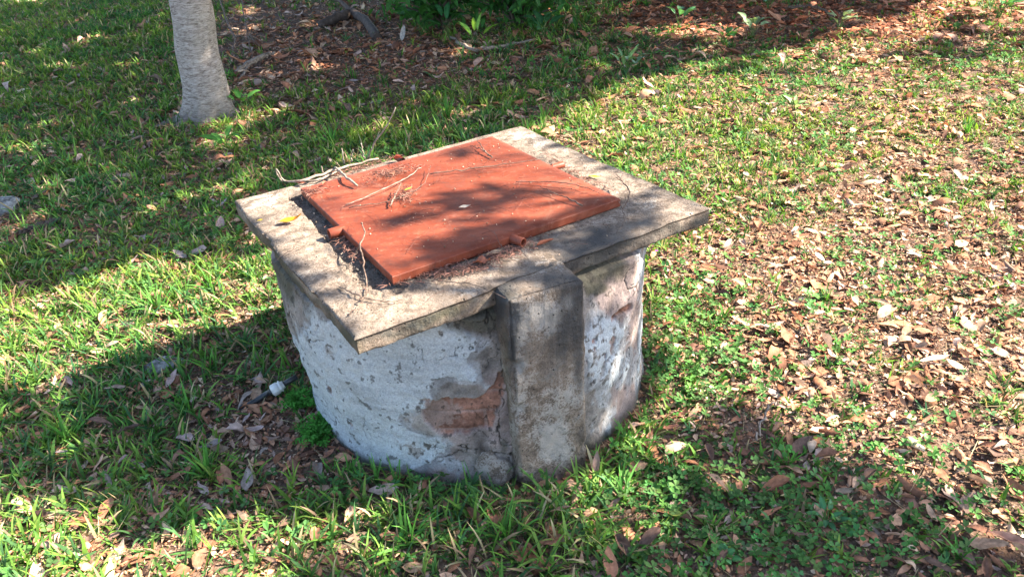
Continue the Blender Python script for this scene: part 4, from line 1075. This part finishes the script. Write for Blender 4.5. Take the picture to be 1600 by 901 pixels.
def ground_pts(rho0, seed, which, ymax=16.0, falloff=1.05, m=0.0, pw=1.0):
    """scatter with density rho0 per m2 near the camera, thinning with distance"""
    rg = np.random.default_rng(seed); out = []
    for (ya, yb) in [(0.9, 1.6), (1.6, 2.5), (2.5, 3.6), (3.6, 5), (5, 7), (7, 10), (10, ymax)]:
        if ya >= ymax - 0.01: continue
        yb = min(yb, ymax)
        rho = rho0 * min(1.0, (2.6 / max(ya, 2.6)) ** falloff)
        xa, xb = -0.75 * yb - 1.0, 0.75 * yb + 1.0
        n = int((xb - xa) * (yb - ya) * rho)
        x = rg.uniform(xa, xb, n); y = rg.uniform(ya, yb, n)
        px, py = pix(np.column_stack([x, y, np.zeros(n)]))
        k = (px > -260) & (px < 1860) & (py > -120) & (py < 1100) & ~in_well(x, y, m)
        x, y = x[k], y[k]
        d = cover(x, y)[which] ** pw
        k = rg.random(len(x)) < d
        out.append(np.column_stack([x[k], y[k]]))
    return np.concatenate(out)

def blades(base, yaw, L, W, lean, bend, col, z0=None, name='grass', seed=0, nst=5):
    """vectorised grass blades; arrays of length n"""
    n = len(base); t = np.linspace(0, 1, nst)
    ang = lean[:, None] + bend[:, None] * t[None, :] ** 1.3          # from vertical
    seg = L / (nst - 1)
    hx = np.concatenate([np.zeros((n, 1)), np.cumsum(np.sin(ang[:, :-1]) * seg[:, None], 1)], 1)
    hz = np.concatenate([np.zeros((n, 1)), np.cumsum(np.cos(ang[:, :-1]) * seg[:, None], 1)], 1)
    hz = np.maximum(hz, 0.002)
    cx_, sx_ = np.cos(yaw), np.sin(yaw)
    wid = W[:, None] * np.array([0.75, 1.0, 0.9, 0.6, 0.06])[None, :nst] / 2
    X = base[:, 0, None] + hx * cx_[:, None]; Y = base[:, 1, None] + hx * sx_[:, None]
    Z = (gz(base[:, 0], base[:, 1]) if z0 is None else z0)[:, None] + hz
    tw = np.random.default_rng(seed).normal(0, 0.5, n)
    ox, oy, oz = -sx_ * np.cos(tw), cx_ * np.cos(tw), np.sin(tw)
    V = np.empty((n, nst, 2, 3))
    for s, sg in ((0, -1), (1, 1)):
        V[:, :, s, 0] = X + sg * wid * ox[:, None]; V[:, :, s, 1] = Y + sg * wid * oy[:, None]; V[:, :, s, 2] = Z + sg * wid * oz[:, None]
    k = (np.arange(n) * nst * 2)[:, None]
    q = np.concatenate([np.array([[2 * i, 2 * i + 1, 2 * i + 3, 2 * i + 2]]) + k for i in range(nst - 1)])
    C = np.repeat(col, nst * 2, 0) * np.tile(np.repeat(np.linspace(0.8, 1.15, nst), 2), n)[:, None]
    return V.reshape(-1, 3), q, C

GREEN = np.array([1.14, 1.22, 1.18]) * np.array([[0.085, 0.165, 0.03], [0.115, 0.21, 0.035], [0.06, 0.13, 0.032], [0.16, 0.235, 0.05], [0.055, 0.12, 0.045]])
STRAW = np.array([[0.45, 0.36, 0.20], [0.34, 0.24, 0.14], [0.26, 0.17, 0.11]])
def grass(name, rho, seed, Lr, Wr, nb, label, dry=0.15, lean=(0.15, 1.0), ymax=16.0, pw=1.0):
    T = ground_pts(rho, seed, 0, ymax=ymax, pw=pw)
    rg = np.random.default_rng(seed + 1)
    far = np.clip(T[:, 1] / 3.5, 1, 2.6)
    k = rg.integers(nb[0], nb[1] + 1, len(T)); idx = np.repeat(np.arange(len(T)), k); n = len(idx)
    base = T[idx] + rg.normal(0, 0.010, (n, 2))
    keep = ~in_well(base[:, 0], base[:, 1], 0.028 if Lr[1] > 0.1 else 0.004); base = base[keep]; idx = idx[keep]; n = len(idx)
    tone = rg.integers(0, 5, len(T))[idx]; col = GREEN[tone] * rg.uniform(0.7, 1.35, (n, 1))
    hue = (fbm(base[:, 0] * 1.2, base[:, 1] * 1.2, 0, 301, 3) - 0.5)
    col = col * (1 + hue[:, None] * np.array([1.0, 0.25, -0.4]))
    dr = rg.random(n) < dry
    col[dr] = STRAW[rg.integers(0, 3, dr.sum())] * rg.uniform(0.7, 1.3, (dr.sum(), 1))
    f = far[idx]
    P_ = np.column_stack([base, np.zeros(n)]); qx_, qy_ = pix(P_); lm = (1 - 0.38 * sstep(850, 1150, qx_)) * (0.60 + 0.7 * fbm(base[:, 0] * 2 + 9, base[:, 1] * 2, 0, 311, 2))
    L = rg.uniform(*Lr, n) * lm * (1 + 0.10 * (f - 1)); W = rg.uniform(*Wr, n) * (0.55 + 0.45 * f)
    V, Q, C = blades(base, rg.uniform(0, 6.283, n), L, W, rg.uniform(*lean, n), rg.uniform(0.2, 1.5, n), col, seed=seed)
    o = np_mesh(name, V, Q, MG, col=C)
    tag(o, label, 'grass', kind='stuff')
    return n
n_g = grass('grass', 620, 401, (0.04, 0.115), (0.005, 0.0118), (4, 8), 'green lawn grass growing through the leaf litter')
n_g2 = grass('short_grass', 1150, 421, (0.015, 0.05), (0.0018, 0.004), (3, 6), 'short fine grass and straw between the larger tufts', dry=0.22, lean=(0.3, 1.3), ymax=16.0, pw=0.6)

# clover and small round-leaved weeds
def clover():
    T = ground_pts(1900, 501, 2, ymax=10.0)
    rg = np.random.default_rng(502); n = len(T)
    far = np.clip(T[:, 1] / 3.5, 1, 2)
    h = rg.uniform(0.008, 0.045, n); s = rg.uniform(0.005, 0.0115, n) * far
    z = gz(T[:, 0], T[:, 1]) + h
    yaw0 = rg.uniform(0, 6.28, n)
    tilt = rg.normal(0, 0.3, (n, 2))
    Vs, Qs, Cs = [], [], []
    tm = np.array([(0, 0), (0.9, -0.75), (1.75, -0.55), (1.6, 0.0), (1.75, 0.55), (0.9, 0.75)])
    col = np.array([[0.085, 0.185, 0.05]]) * rg.uniform(0.65, 1.5, (n, 1)) * (1 + rg.normal(0, 0.12, (n, 3)))
    for q in range(3):
        a = yaw0 + q * 2.094
        lx = s[:, None] * tm[None, :, 0]; ly = s[:, None] * tm[None, :, 1]
        x = lx * np.cos(a)[:, None] - ly * np.sin(a)[:, None]; y = lx * np.sin(a)[:, None] + ly * np.cos(a)[:, None]
        dz = x * tilt[:, :1] + y * tilt[:, 1:] + np.abs(ly) * 0.35 + lx * 0.15
        V = np.stack([T[:, 0, None] + x, T[:, 1, None] + y, z[:, None] + dz], -1)
        k = (np.arange(n) * 6)[:, None] + q * n * 6
        Vs.append(V.reshape(-1, 3)); Qs.append(np.concatenate([k + np.array([[0, 1, 2, 3]]), k + np.array([[0, 3, 4, 5]])]))
        Cs.append(np.repeat(col, 6, 0))
    o = np_mesh('clover', np.concatenate(Vs), np.concatenate(Qs), MC, col=np.clip(np.concatenate(Cs), 0, 1), smooth=False)
    tag(o, 'low clover and small round leaved weeds between the grass', 'clover', kind='stuff')
    return n
n_c = clover()

# leaf litter --------------------------------------------------------
LT = np.linspace(0, 1, 5)
def litter_mesh(T, L, W, seed, zoff, tiltsd, cols):
    rg = np.random.default_rng(seed); n = len(T)
    wprof = np.array([0.05, 0.85, 1.0, 0.62, 0.03])
    curl = rg.normal(0.1, 0.7, n); fold = rg.uniform(-0.1, 0.9, n)
    ang = curl[:, None] * (LT[None, :] - 0.4) * 1.6
    x = np.concatenate([np.zeros((n, 1)), np.cumsum(np.cos(ang[:, :-1]) * (L / 4)[:, None], 1)], 1) - L[:, None] / 2
    z = np.concatenate([np.zeros((n, 1)), np.cumsum(np.sin(ang[:, :-1]) * (L / 4)[:, None], 1)], 1)
    V = np.empty((n, 5, 3, 3))
    asym = rg.uniform(0.75, 1.15, (n, 2))
    for c, s in enumerate((-1, 0, 1)):
        hw = W[:, None] / 2 * wprof[None, :] * (asym[:, :1] if s < 0 else asym[:, 1:])
        V[:, :, c, 0] = x + (rg.normal(0, 0.04, (n, 5)) * L[:, None] if s else 0)
        V[:, :, c, 1] = s * hw * np.cos(fold * 0.9)[:, None]
        V[:, :, c, 2] = z + abs(s) * hw * np.sin(fold * 0.9)[:, None] + rg.normal(0, 0.03, (n, 5)) * L[:, None] * abs(s)
    yaw = rg.uniform(0, 6.283, n); p = rg.normal(0, tiltsd, n); r = rg.normal(0, tiltsd, n) + (rg.random(n) < 0.35) * np.pi
    V = V.reshape(n, 15, 3)
    y2 = V[:, :, 1] * np.cos(r)[:, None] - V[:, :, 2] * np.sin(r)[:, None]; z2 = V[:, :, 1] * np.sin(r)[:, None] + V[:, :, 2] * np.cos(r)[:, None]
    x3 = V[:, :, 0] * np.cos(p)[:, None] + z2 * np.sin(p)[:, None]; z3 = -V[:, :, 0] * np.sin(p)[:, None] + z2 * np.cos(p)[:, None]
    X = x3 * np.cos(yaw)[:, None] - y2 * np.sin(yaw)[:, None]; Y = x3 * np.sin(yaw)[:, None] + y2 * np.cos(yaw)[:, None]
    z3 = z3 - z3.min(1)[:, None]
    V = np.stack([X + T[:, 0, None], Y + T[:, 1, None], z3 + (gz(T[:, 0], T[:, 1]) + zoff)[:, None]], -1)
    k = (np.arange(n) * 15)[:, None]
    Q = np.concatenate([k + np.array([[i * 3 + j, i * 3 + j + 1, (i + 1) * 3 + j + 1, (i + 1) * 3 + j]]) for i in range(4) for j in range(2)])
    C = np.repeat(cols, 15, 0) * np.tile(np.array([0.9, 1.2, 0.9] * 5), n)[:, None] * rg.uniform(0.85, 1.15, (n * 15, 1))
    return V.reshape(-1, 3), Q, np.clip(C, 0, 0.85)
def litter():
    rg = np.random.default_rng(601)
    T = ground_pts(2000, 602, 1, falloff=1.05); n = len(T)
    far = np.clip(T[:, 1] / 3.2, 1, 2.4)
    L = np.exp(rg.normal(math.log(0.029), 0.55, n)) * (0.55 + 0.45 * far); L = np.clip(L, 0.012, 0.10 * far)
    W = L * rg.uniform(0.28, 0.55, n)
    cols = DRY[rg.choice(8, n, p=[.2, .2, .15, .12, .08, .12, .06, .07])] * rg.uniform(0.5, 1.25, (n, 1))
    P = np.column_stack([T, np.zeros(n)]); px, py = pix(P)
    red = np.clip(blobs(px, py, [(1250, 25, 420, 50, 1.0), (600, 90, 200, 50, .4)]), 0, 1)
    cols = cols * (1 - red[:, None] * np.array([0.05, 0.35, 0.45]))
    V, Q, C = litter_mesh(T, L, W, 603, rg.uniform(0.0, 0.010, n), 0.20, cols)
    tag(np_mesh('leaf_litter', V, Q, MD, col=C), 'bed of small broken brown leaves covering the ground under the grass', 'leaf litter', kind='stuff')
    # crumbs of leaf
    T = ground_pts(5200, 612, 1, falloff=1.9, ymax=10.0); n = len(T)
    L = rg.uniform(0.005, 0.018, n); W = L * rg.uniform(0.4, 0.9, n)
    cols = DRY[rg.integers(0, 8, n)] * rg.uniform(0.35, 1.2, (n, 1))
    V, Q, C = litter_mesh(T, L, W, 613, rg.uniform(0.0, 0.006, n), 0.3, cols)
    tag(np_mesh('leaf_crumbs', V, Q, MD, col=C), 'crumbled leaf fragments on the bare soil', 'leaf litter', kind='stuff')
    # dry stems
    T = ground_pts(380, 621, 1, falloff=1.3, ymax=7.0); n = len(T)
    V, Q, C = blades(T, rg.uniform(0, 6.28, n), rg.uniform(0.03, 0.12, n), rg.uniform(0.001, 0.0022, n), rg.uniform(1.2, 1.55, n), rg.normal(0, 0.2, n), STRAW[rg.integers(0, 3, n)] * rg.uniform(0.5, 1.3, (n, 1)), z0=gz(T[:, 0], T[:, 1]) + rg.uniform(0.004, 0.02, n), seed=9)
    tag(np_mesh('dry_stems', V, Q, MD, col=C), 'thin dry straw stems lying among the leaves', 'straw', kind='stuff')
litter()

# larger single fallen leaves ----------------------------------------
rg = np.random.default_rng(700)
regions = [
    ('brown', (1080, 700, 1600, 900), 46, 'in the shaded clover at lower right', 'leaves in the lower right shade', 0.9),
    ('tan', (1150, 440, 1600, 640), 50, 'on the sunlit litter right of the well', 'leaves on the sunny litter', 1.3),
    ('pale', (1120, 250, 1600, 440), 40, 'in the sunny lawn beyond the slab corner', 'leaves in the sunny right grass', 1.45),
    ('brown', (560, 790, 1050, 900), 26, 'in the foreground grass below the well', 'leaves in front of the well', 1.0),
    ('mauve', (60, 600, 500, 790), 30, 'in the shadow of the well', 'leaves in the well shadow', 0.9),
    ('brown', (0, 800, 500, 900), 12, 'in the sunlit lower left grass', 'leaves at the lower left', 1.0),
    ('tan', (0, 450, 420, 560), 14, 'in the sunny strip left of the well', 'leaves in the sunny left strip', 1.2),
    ('mauve', (0, 220, 350, 420), 34, 'in shade between tree and slab', 'leaves in the shade left of the slab', 0.9),
    ('mauve', (380, 60, 960, 190), 30, 'on shaded ground behind the well', 'leaves in the shade behind the well', 0.9),
]
TONES = {'brown': [('rust brown', (0.36, 0.16, 0.09)), ('chestnut', (0.24, 0.12, 0.075)), ('tan', (0.44, 0.26, 0.16)), ('dark brown', (0.16, 0.095, 0.07))],
         'tan': [('tan', (0.42, 0.26, 0.165)), ('pale beige', (0.50, 0.37, 0.27)), ('orange brown', (0.48, 0.23, 0.13)), ('dull brown', (0.34, 0.21, 0.14))],
         'pale': [('bleached cream', (0.52, 0.41, 0.31)), ('pale pinkish', (0.46, 0.33, 0.26)), ('light tan', (0.42, 0.28, 0.18)), ('red brown', (0.36, 0.17, 0.10))],
         'mauve': [('greyish mauve', (0.36, 0.28, 0.26)), ('grey brown', (0.30, 0.23, 0.19)), ('dusty pinkish', (0.44, 0.31, 0.27)), ('dark brown', (0.17, 0.105, 0.08))]}
SIZES = [('small', 0.048), ('medium', 0.068), ('large', 0.092)]
FORMS = [('flat', 0.08, 0.15, 0.0), ('curled up', 0.2, 1.3, 0.1), ('lengthwise folded', 1.0, 0.2, 0.0), ('arched and twisted', 0.3, -0.9, 0.9)]
WIDTHS = [('narrow', 0.30), ('broad', 0.50)]
placed = []
for kind, (xa, ya, xb, yb), n, lab, grp, cm in regions:
    combos = [(a_, f_, w_, t_) for a_ in SIZES for f_ in FORMS for w_ in WIDTHS for t_ in TONES[kind]]
    rg.shuffle(combos)
    c_ = 0; tries = 0
    while c_ < n and tries < 2000:
        tries += 1
        qx, qy = rg.uniform(xa, xb), rg.uniform(ya, yb)
        p = at(qx, qy, 0.0)
        if in_well(np.array([p[0]]), np.array([p[1]]), 0.04)[0]: continue
        if any((p[0] - q[0]) ** 2 + (p[1] - q[1]) ** 2 < 0.0035 for q in placed): continue
        (sn, sl_), (fn, fo, cu, tw_), (wn_, wr), (tn, tc) = combos[c_]
        sl_, fo, cu, tw_, wr = float(sl_), float(fo), float(cu), float(tw_), float(wr); tc = np.array([float(q) for q in tc])
        placed.append(p); c_ += 1
        L = sl_ * rg.uniform(0.92, 1.08) * (1 + 0.10 * max(0, p[1] - 3)); W = L * wr
        p[2] = float(gz(p[0], p[1])) + rg.uniform(0.012, 0.03)
        one_leaf('fallen_leaf', f'{sn} {wn_} {fn} {tn} leaf {lab}', 'leaf', p, L, W, rg.uniform(0, 6.28), tc * rg.uniform(0.9, 1.1), rg.normal(0, 0.22), rg.normal(0, 0.25), fo, cu, tw_, rg.uniform(0.03, 0.12), int(rg.integers(1e6)), grp)
for lab, (qx, qy), L, W, yaw, col, kw in [
    ('large pale yellow leaf lying at the edge of the well shadow', (163, 552), 0.105, 0.045, 0.0, (0.72, 0.60, 0.34), dict(fold=0.15)),
    ('green and yellow leaf standing in the clover at the lower middle', (1055, 812), 0.055, 0.03, -0.9, (0.26, 0.30, 0.07), dict(pitch=-0.5)),
    ('large folded brown leaf at the lower right edge', (1580, 850), 0.115, 0.04, -0.7, (0.46, 0.24, 0.16), dict(fold=0.7)),
    ('long pale bark like leaf on the sunny litter at the middle right', (1460, 565), 0.12, 0.03, 0.15, (0.62, 0.46, 0.34), dict(curl=0.2)),
    ('rusty broad leaf in the grass right of the well foot', (1048, 670), 0.055, 0.022, 0.1, (0.42, 0.17, 0.10), {}),
    ('upright brown leaf in the grass at the right foot of the pillar', (932, 735), 0.07, 0.026, 1.3, (0.36, 0.22, 0.17), dict(pitch=-0.9)),
    ('pale upright grey leaf in front of the dark bush', (632, 66), 0.17, 0.08, 1.2, (0.42, 0.36, 0.32), dict(pitch=-0.9, fold=0.5)),
    ('brown leaf standing on edge left of the slab corner', (348, 360), 0.085, 0.055, 1.6, (0.33, 0.23, 0.21), dict(pitch=-0.5)),
]:
    p = at(qx, qy, 0.02); p[2] = gz(p[0], p[1]) + 0.03
    one_leaf('fallen_leaf', lab, 'leaf', p, L, W, yaw, np.array(col), seed=int(qx) + 3, **kw)

# ------------------------------------------------------------------ weeds with broad leaves
def weed(px_, py_, n, L, W, h, label, col=(0.10, 0.26, 0.05), seed=0, erect=0.8, name='weed', cat='weed', group=None):
    p = at(px_, py_, 0.0); p[2] = float(gz(p[0], p[1]))
    rg = np.random.default_rng(seed); o = empty(name, p, label, cat, group)
    lb, sb = Batch(), Batch()
    for k in range(n):
        yaw = k * 2.4 + rg.uniform(-0.4, 0.4); hh = h * rg.uniform(0.5, 1.0); rad = h * rg.uniform(0.15, 0.5)
        q = p + np.array([math.cos(yaw) * rad, math.sin(yaw) * rad, hh])
        V, Q = leaf_geo(L * rg.uniform(0.7, 1.1), W * rg.uniform(0.7, 1.1), 0.25, -0.7, 0.1, 0.05, seed + k)
        V[:, 0] += L / 2
        Mx = np.array(Matrix.Rotation(yaw, 3, 'Z') @ Matrix.Rotation(-erect * rg.uniform(0.2, 0.9), 3, 'Y') @ Matrix.Rotation(rg.normal(0, 0.3), 3, 'X'))
        c = np.array(col) * rg.uniform(0.7, 1.4); c = np.tile(c, (len(V), 1)); c[2::5] *= 1.35
        lb.add(V @ Mx.T + q, Q, None, np.clip(c, 0, 1))
        V, Q, T = tube(smooth_path([p + [0, 0, -0.01], (p + q) / 2 + [0, 0, 0.1 * h], q], 8), [0.003, 0.0015], 5); sb.add(V, Q, T, np.array([0.12, 0.2, 0.06]))
    lb.build('leaves', ML, o, origin=p); sb.build('stems', MC, o, origin=p)
    return o
weed(355, 238, 6, 0.13, 0.075, 0.10, 'broad leaved weed in the shaded grass right of the tree base', seed=1)
weed(385, 182, 5, 0.13, 0.07, 0.14, 'upright dark green weed beside the tree on its right', seed=2, erect=1.2)
weed(745, 72, 5, 0.22, 0.07, 0.16, 'bright sunlit weed in front of the dark bush', (0.22, 0.40, 0.07), seed=3, erect=1.3)
weed(660, 58, 7, 0.28, 0.13, 0.24, 'large leaved green plant under the dark bush', (0.06, 0.19, 0.04), seed=4)
weed(700, 62, 7, 0.25, 0.09, 0.2, 'narrow leaved dark plant in front of the bush stick', (0.04, 0.13, 0.045), seed=5)
weed(850, 62, 7, 0.20, 0.10, 0.2, 'dark green leafy plant at the right end of the bush', (0.035, 0.11, 0.04), seed=6)
weed(975, 118, 8, 0.14, 0.05, 0.14, 'tall pale green weed at the edge of the far shade', (0.20, 0.34, 0.16), seed=7, erect=1.4)
weed(990, 112, 4, 0.12, 0.10, 0.10, 'round grey green leaf plant beside the tall weed', (0.16, 0.26, 0.17), seed=8)
weed(1060, 42, 6, 0.16, 0.09, 0.16, 'dark green weed on the red litter at the upper middle', (0.05, 0.14, 0.06), seed=9)
weed(1175, 58, 9, 0.14, 0.07, 0.16, 'grey green leafy weed on the sunlit far litter', (0.20, 0.28, 0.15), seed=10)
weed(1130, 70, 9, 0.15, 0.06, 0.13, 'deep green spreading weed in the dark band at the upper right', (0.04, 0.13, 0.035), seed=11)
weed(1310, 52, 9, 0.13, 0.06, 0.16, 'pale leafed weed clump at the upper right edge of the lawn', (0.24, 0.32, 0.17), seed=12)
weed(1200, 20, 9, 0.17, 0.07, 0.25, 'glossy green sapling on the red litter near the top', (0.10, 0.22, 0.08), seed=13)
weed(1560, 30, 14, 0.16, 0.08, 0.25, 'dense shaded weed patch at the far right corner', (0.05, 0.15, 0.05), seed=14)
weed(1240, 175, 9, 0.085, 0.035, 0.07, 'pale green leafy weed in the sunny far lawn', (0.22, 0.33, 0.15), seed=15)
weed(1262, 475, 4, 0.045, 0.03, 0.04, 'small two leaved seedling in the sunny litter', (0.14, 0.30, 0.09), seed=16)
weed(1130, 328, 8, 0.06, 0.02, 0.06, 'dense green weed just right of the slab corner', (0.10, 0.25, 0.05), seed=17)
weed(60, 420, 7, 0.05, 0.032, 0.05, 'small bright weed in the left edge shade', (0.12, 0.28, 0.06), seed=18)
weed(830, 745, 8, 0.05, 0.014, 0.05, 'small yellow green weed at the foot of the pillar', (0.16, 0.32, 0.06), seed=19, erect=1.2)
weed(715, 735, 10, 0.022, 0.018, 0.05, 'round leaved weed against the front of the well', (0.07, 0.19, 0.06), seed=20)
weed(655, 745, 10, 0.022, 0.018, 0.045, 'low round leaved weed left of the plaster lump', (0.07, 0.18, 0.06), seed=21)
weed(1290, 820, 8, 0.04, 0.02, 0.05, 'dark leafy weed in the lower right shade', (0.05, 0.14, 0.06), seed=22)
weed(1130, 880, 7, 0.03, 0.024, 0.04, 'clover like weed at the bottom edge', (0.08, 0.22, 0.08), seed=23)

def fern(px_, py_, n, L, h, label, seed):
    p = at(px_, py_, 0.0); p[2] = float(gz(p[0], p[1])); rg = np.random.default_rng(seed)
    b = Batch()
    for k in range(n):
        yaw = rg.uniform(0, 6.28); LL = L * rg.uniform(0.6, 1.1); lean = rg.uniform(0.2, 1.0)
        P = smooth_path([p, p + np.array([math.cos(yaw) * math.sin(lean) * LL * 0.5, math.sin(yaw) * math.sin(lean) * LL * 0.5, LL * 0.5 * math.cos(lean)]), p + np.array([math.cos(yaw) * LL * 0.85, math.sin(yaw) * LL * 0.85, LL * 0.55 * math.cos(lean)])], 14)
        c = np.array([0.07, 0.24, 0.035]) * rg.uniform(0.7, 1.4)
        V, Q, T = tube(P, [0.0009, 0.0005], 4); b.add(V, Q, T, c * 0.6)
        d = np.gradient(P, axis=0); d /= np.linalg.norm(d, axis=1)[:, None]
        for i in range(3, len(P)):
            f = (1 - (i / len(P)) ** 2) * LL * 0.26 + 0.004
            side = np.cross(d[i], [0, 0, 1]); side /= np.linalg.norm(side) + 1e-9
            for s in (-1, 1):
                for m in range(2):
                    o_ = P[i] + side * s * f * (0.35 + 0.5 * m) + rg.normal(0, 0.002, 3)
                    e1 = side * s * f * 0.32 + d[i] * f * 0.12; e2 = d[i] * f * 0.26 + np.array([0, 0, rg.normal(0, 0.002)])
                    b.add(np.array([o_ - e1, o_ - e2, o_ + e1, o_ + e2]), [[0, 1, 2, 3]], None, c * rg.uniform(0.8, 1.25))
    return tag(b.build('fern', MC, origin=p, smooth=False), label, 'fern')
fern(470, 640, 16, 0.10, 0.1, 'bright green fern growing in the crack behind the pipe fitting', 61)
fern(498, 690, 16, 0.10, 0.1, 'fresh green fern hugging the left foot of the well', 62)
fern(505, 672, 9, 0.09, 0.1, 'small fern frond against the wall above the lower fern', 63)

# grass tufts hugging the well, each one by itself
def tuft(px_, py_, n, L, W, label, seed, col=(0.09, 0.24, 0.045), group=None, spread=0.6):
    p = at(px_, py_, 0.0); p[2] = float(gz(p[0], p[1])); rg = np.random.default_rng(seed)
    base = np.tile(p[:2], (n, 1)) + rg.normal(0, 0.006, (n, 2))
    V, Q, C = blades(base, rg.uniform(0, 6.28, n), rg.uniform(0.6, 1.1, n) * L, np.full(n, W), rg.uniform(0.05, spread, n), rg.uniform(0.1, 1.1, n), np.array([col]) * rg.uniform(0.75, 1.35, (n, 1)), z0=np.full(n, p[2]), seed=seed)
    return tag(np_mesh('grass_tuft', V, Q, MG, col=C, origin=p), label, 'grass tuft', group)
FOOT = ['leftmost of five small grass tufts against the left foot of the well', 'second small grass tuft from the left against the foot of the well', 'middle one of five small grass tufts against the foot of the well', 'fourth small grass tuft from the left against the foot of the well', 'rightmost of five small grass tufts against the left foot of the well']
for k, (qx, qy) in enumerate([(522, 742), (548, 745), (566, 752), (592, 755), (618, 760)]):
    tuft(qx, qy, 7, 0.10, 0.006, FOOT[k], 800 + k, group='tufts at the foot of the well', spread=0.35)
for lab, qx, qy, n, L, W, sp in [
    ('broad bladed grass tuft right of the pillar foot', 985, 690, 12, 0.12, 0.007, 0.9), ('spiky dark grass tuft between the pillar and the litter', 1010, 720, 14, 0.12, 0.006, 1.0), ('tall grass tuft below the right foot of the pillar', 975, 780, 16, 0.12, 0.008, 0.9),
    ('grass tuft with long arching blades at the bottom middle', 790, 850, 14, 0.16, 0.009, 1.0), ('grass tuft at the bottom edge left of middle', 640, 860, 14, 0.15, 0.009, 1.0), ('large fresh tuft in the well shadow', 300, 650, 16, 0.14, 0.008, 1.0),
    ('grass tuft in the well shadow nearest the left edge', 110, 690, 18, 0.15, 0.009, 1.0), ('grass tuft just below the well shadow at the left', 330, 750, 16, 0.14, 0.008, 0.9), ('green tuft on the pale sunny grass beside the slab', 330, 455, 18, 0.16, 0.008, 0.9),
    ('sunlit tuft in the left strip above the well shadow', 250, 490, 18, 0.16, 0.008, 0.9), ('tuft behind the stone in the well shadow', 330, 585, 12, 0.12, 0.007, 0.9), ('long tuft behind the back rim of the slab', 700, 190, 20, 0.22, 0.010, 0.8),
    ('tuft at the far corner of the slab', 850, 190, 16, 0.16, 0.009, 0.9), ('dark tuft behind the pale branch on the slab', 520, 230, 20, 0.20, 0.010, 0.9), ('sunlit tuft on the litter at the middle right', 1290, 470, 14, 0.09, 0.006, 1.0),
    ('bright tuft at the right of the sunny lawn', 1510, 210, 18, 0.16, 0.008, 0.9), ('dark wide bladed tuft in the lower right clover', 1230, 730, 16, 0.10, 0.007, 1.1), ('bright tuft at the lower right bottom', 1500, 870, 16, 0.09, 0.007, 0.9),
]:
    tuft(qx, qy, n, L, W, lab, int(qx * 3 + qy), spread=sp)

# tiny magenta flower right of the wall
pfl = at(1026, 392, 0.05); fl = empty('wildflower', (pfl[0], pfl[1], 0), 'tiny magenta flower in the grass just right of the well', 'flower')
b = Batch()
for k in range(5):
    V, Q = leaf_geo(0.010, 0.008, 0.2, -0.3, 0, 0, k); V[:, 0] += 0.005
    b.add(V @ np.array(Matrix.Rotation(k * 1.257, 3, 'Z') @ Matrix.Rotation(-0.3, 3, 'Y')).T + pfl, Q, None, np.array([0.65, 0.06, 0.38]))
b.build('petals', MC, fl, origin=(pfl[0], pfl[1], 0))
V, Q, T = tube(smooth_path([[pfl[0], pfl[1], -0.01], pfl], 5), [0.001, 0.0008], 5)
np_mesh('stem', V, Q, MC, fl, np.tile([0.1, 0.2, 0.05], (len(V), 1)), tri=T, origin=(pfl[0], pfl[1], 0))

# ------------------------------------------------------------------ bush at the top of the picture
def bush(c, size, n, leafL, label, seed, col=(0.05, 0.15, 0.035), name='bush'):
    c = np.array(c, float); o = empty(name, c, label, 'bush'); rg = np.random.default_rng(seed)
    tips = []
    sb = Batch()
    for k in range(26):
        d = np.array([rg.uniform(-1, 1) * size[0], rg.uniform(-1, 1) * size[1], rg.uniform(0.25, 1) * size[2]])
        m = d * np.array([0.4, 0.4, 0.65])
        P = smooth_path([c, c + m, c + d], 9, 0.01, k); V, Q, T = tube(P, [0.016, 0.004], 6, 0.1, k); sb.add(V, Q, T, (0, 0, 0))
        tips += [P[i] for i in range(3, 9)]
    sb.build('stems', MTRB, o, origin=c)
    lb = Batch(); tips = np.array(tips)
    for k in range(n):
        q = tips[rg.integers(len(tips))] + rg.normal(0, 0.10, 3) * np.array([1, 1, 0.8]); q[2] = max(q[2], 0.06)
        V, Q = leaf_geo(leafL * rg.uniform(0.6, 1.2), leafL * rg.uniform(0.35, 0.5), 0.3, -0.6, 0, 0.04, k % 13)
        V[:, 0] += leafL / 2
        Mx = np.array(Matrix.Rotation(rg.uniform(0, 6.28), 3, 'Z') @ Matrix.Rotation(rg.normal(0.3, 0.5), 3, 'Y') @ Matrix.Rotation(rg.normal(0, 0.5), 3, 'X'))
        lb.add(V @ Mx.T + q, Q, None, np.array(col) * rg.uniform(0.6, 1.6))
    lb.build('foliage', ML, o, origin=c)
pb_ = at(745, 18, 0.0)
pb_ = at(690, 58, 0.0); bush((pb_[0], pb_[1] + 0.3, 0), (0.65, 0.5, 1.0), 820, 0.15, 'dark leafy bush hanging into the top middle of the view', 71)
pb_ = at(812, 52, 0.0); bush((pb_[0], pb_[1] + 0.3, 0), (0.6, 0.5, 0.9), 760, 0.15, 'right hand dark bush beside the first at the top', 72)
p_ = at(1130, -10, 0.0)
bush((p_[0], p_[1] + 0.1, 0), (0.8, 0.5, 0.45), 300, 0.13, 'low dark bush on the red litter at the top right', 73)
print('blades', n_g, n_g2, 'clover', n_c, 'canopy', len(G1), len(G1b), len(G2), len(G3), len(G4))
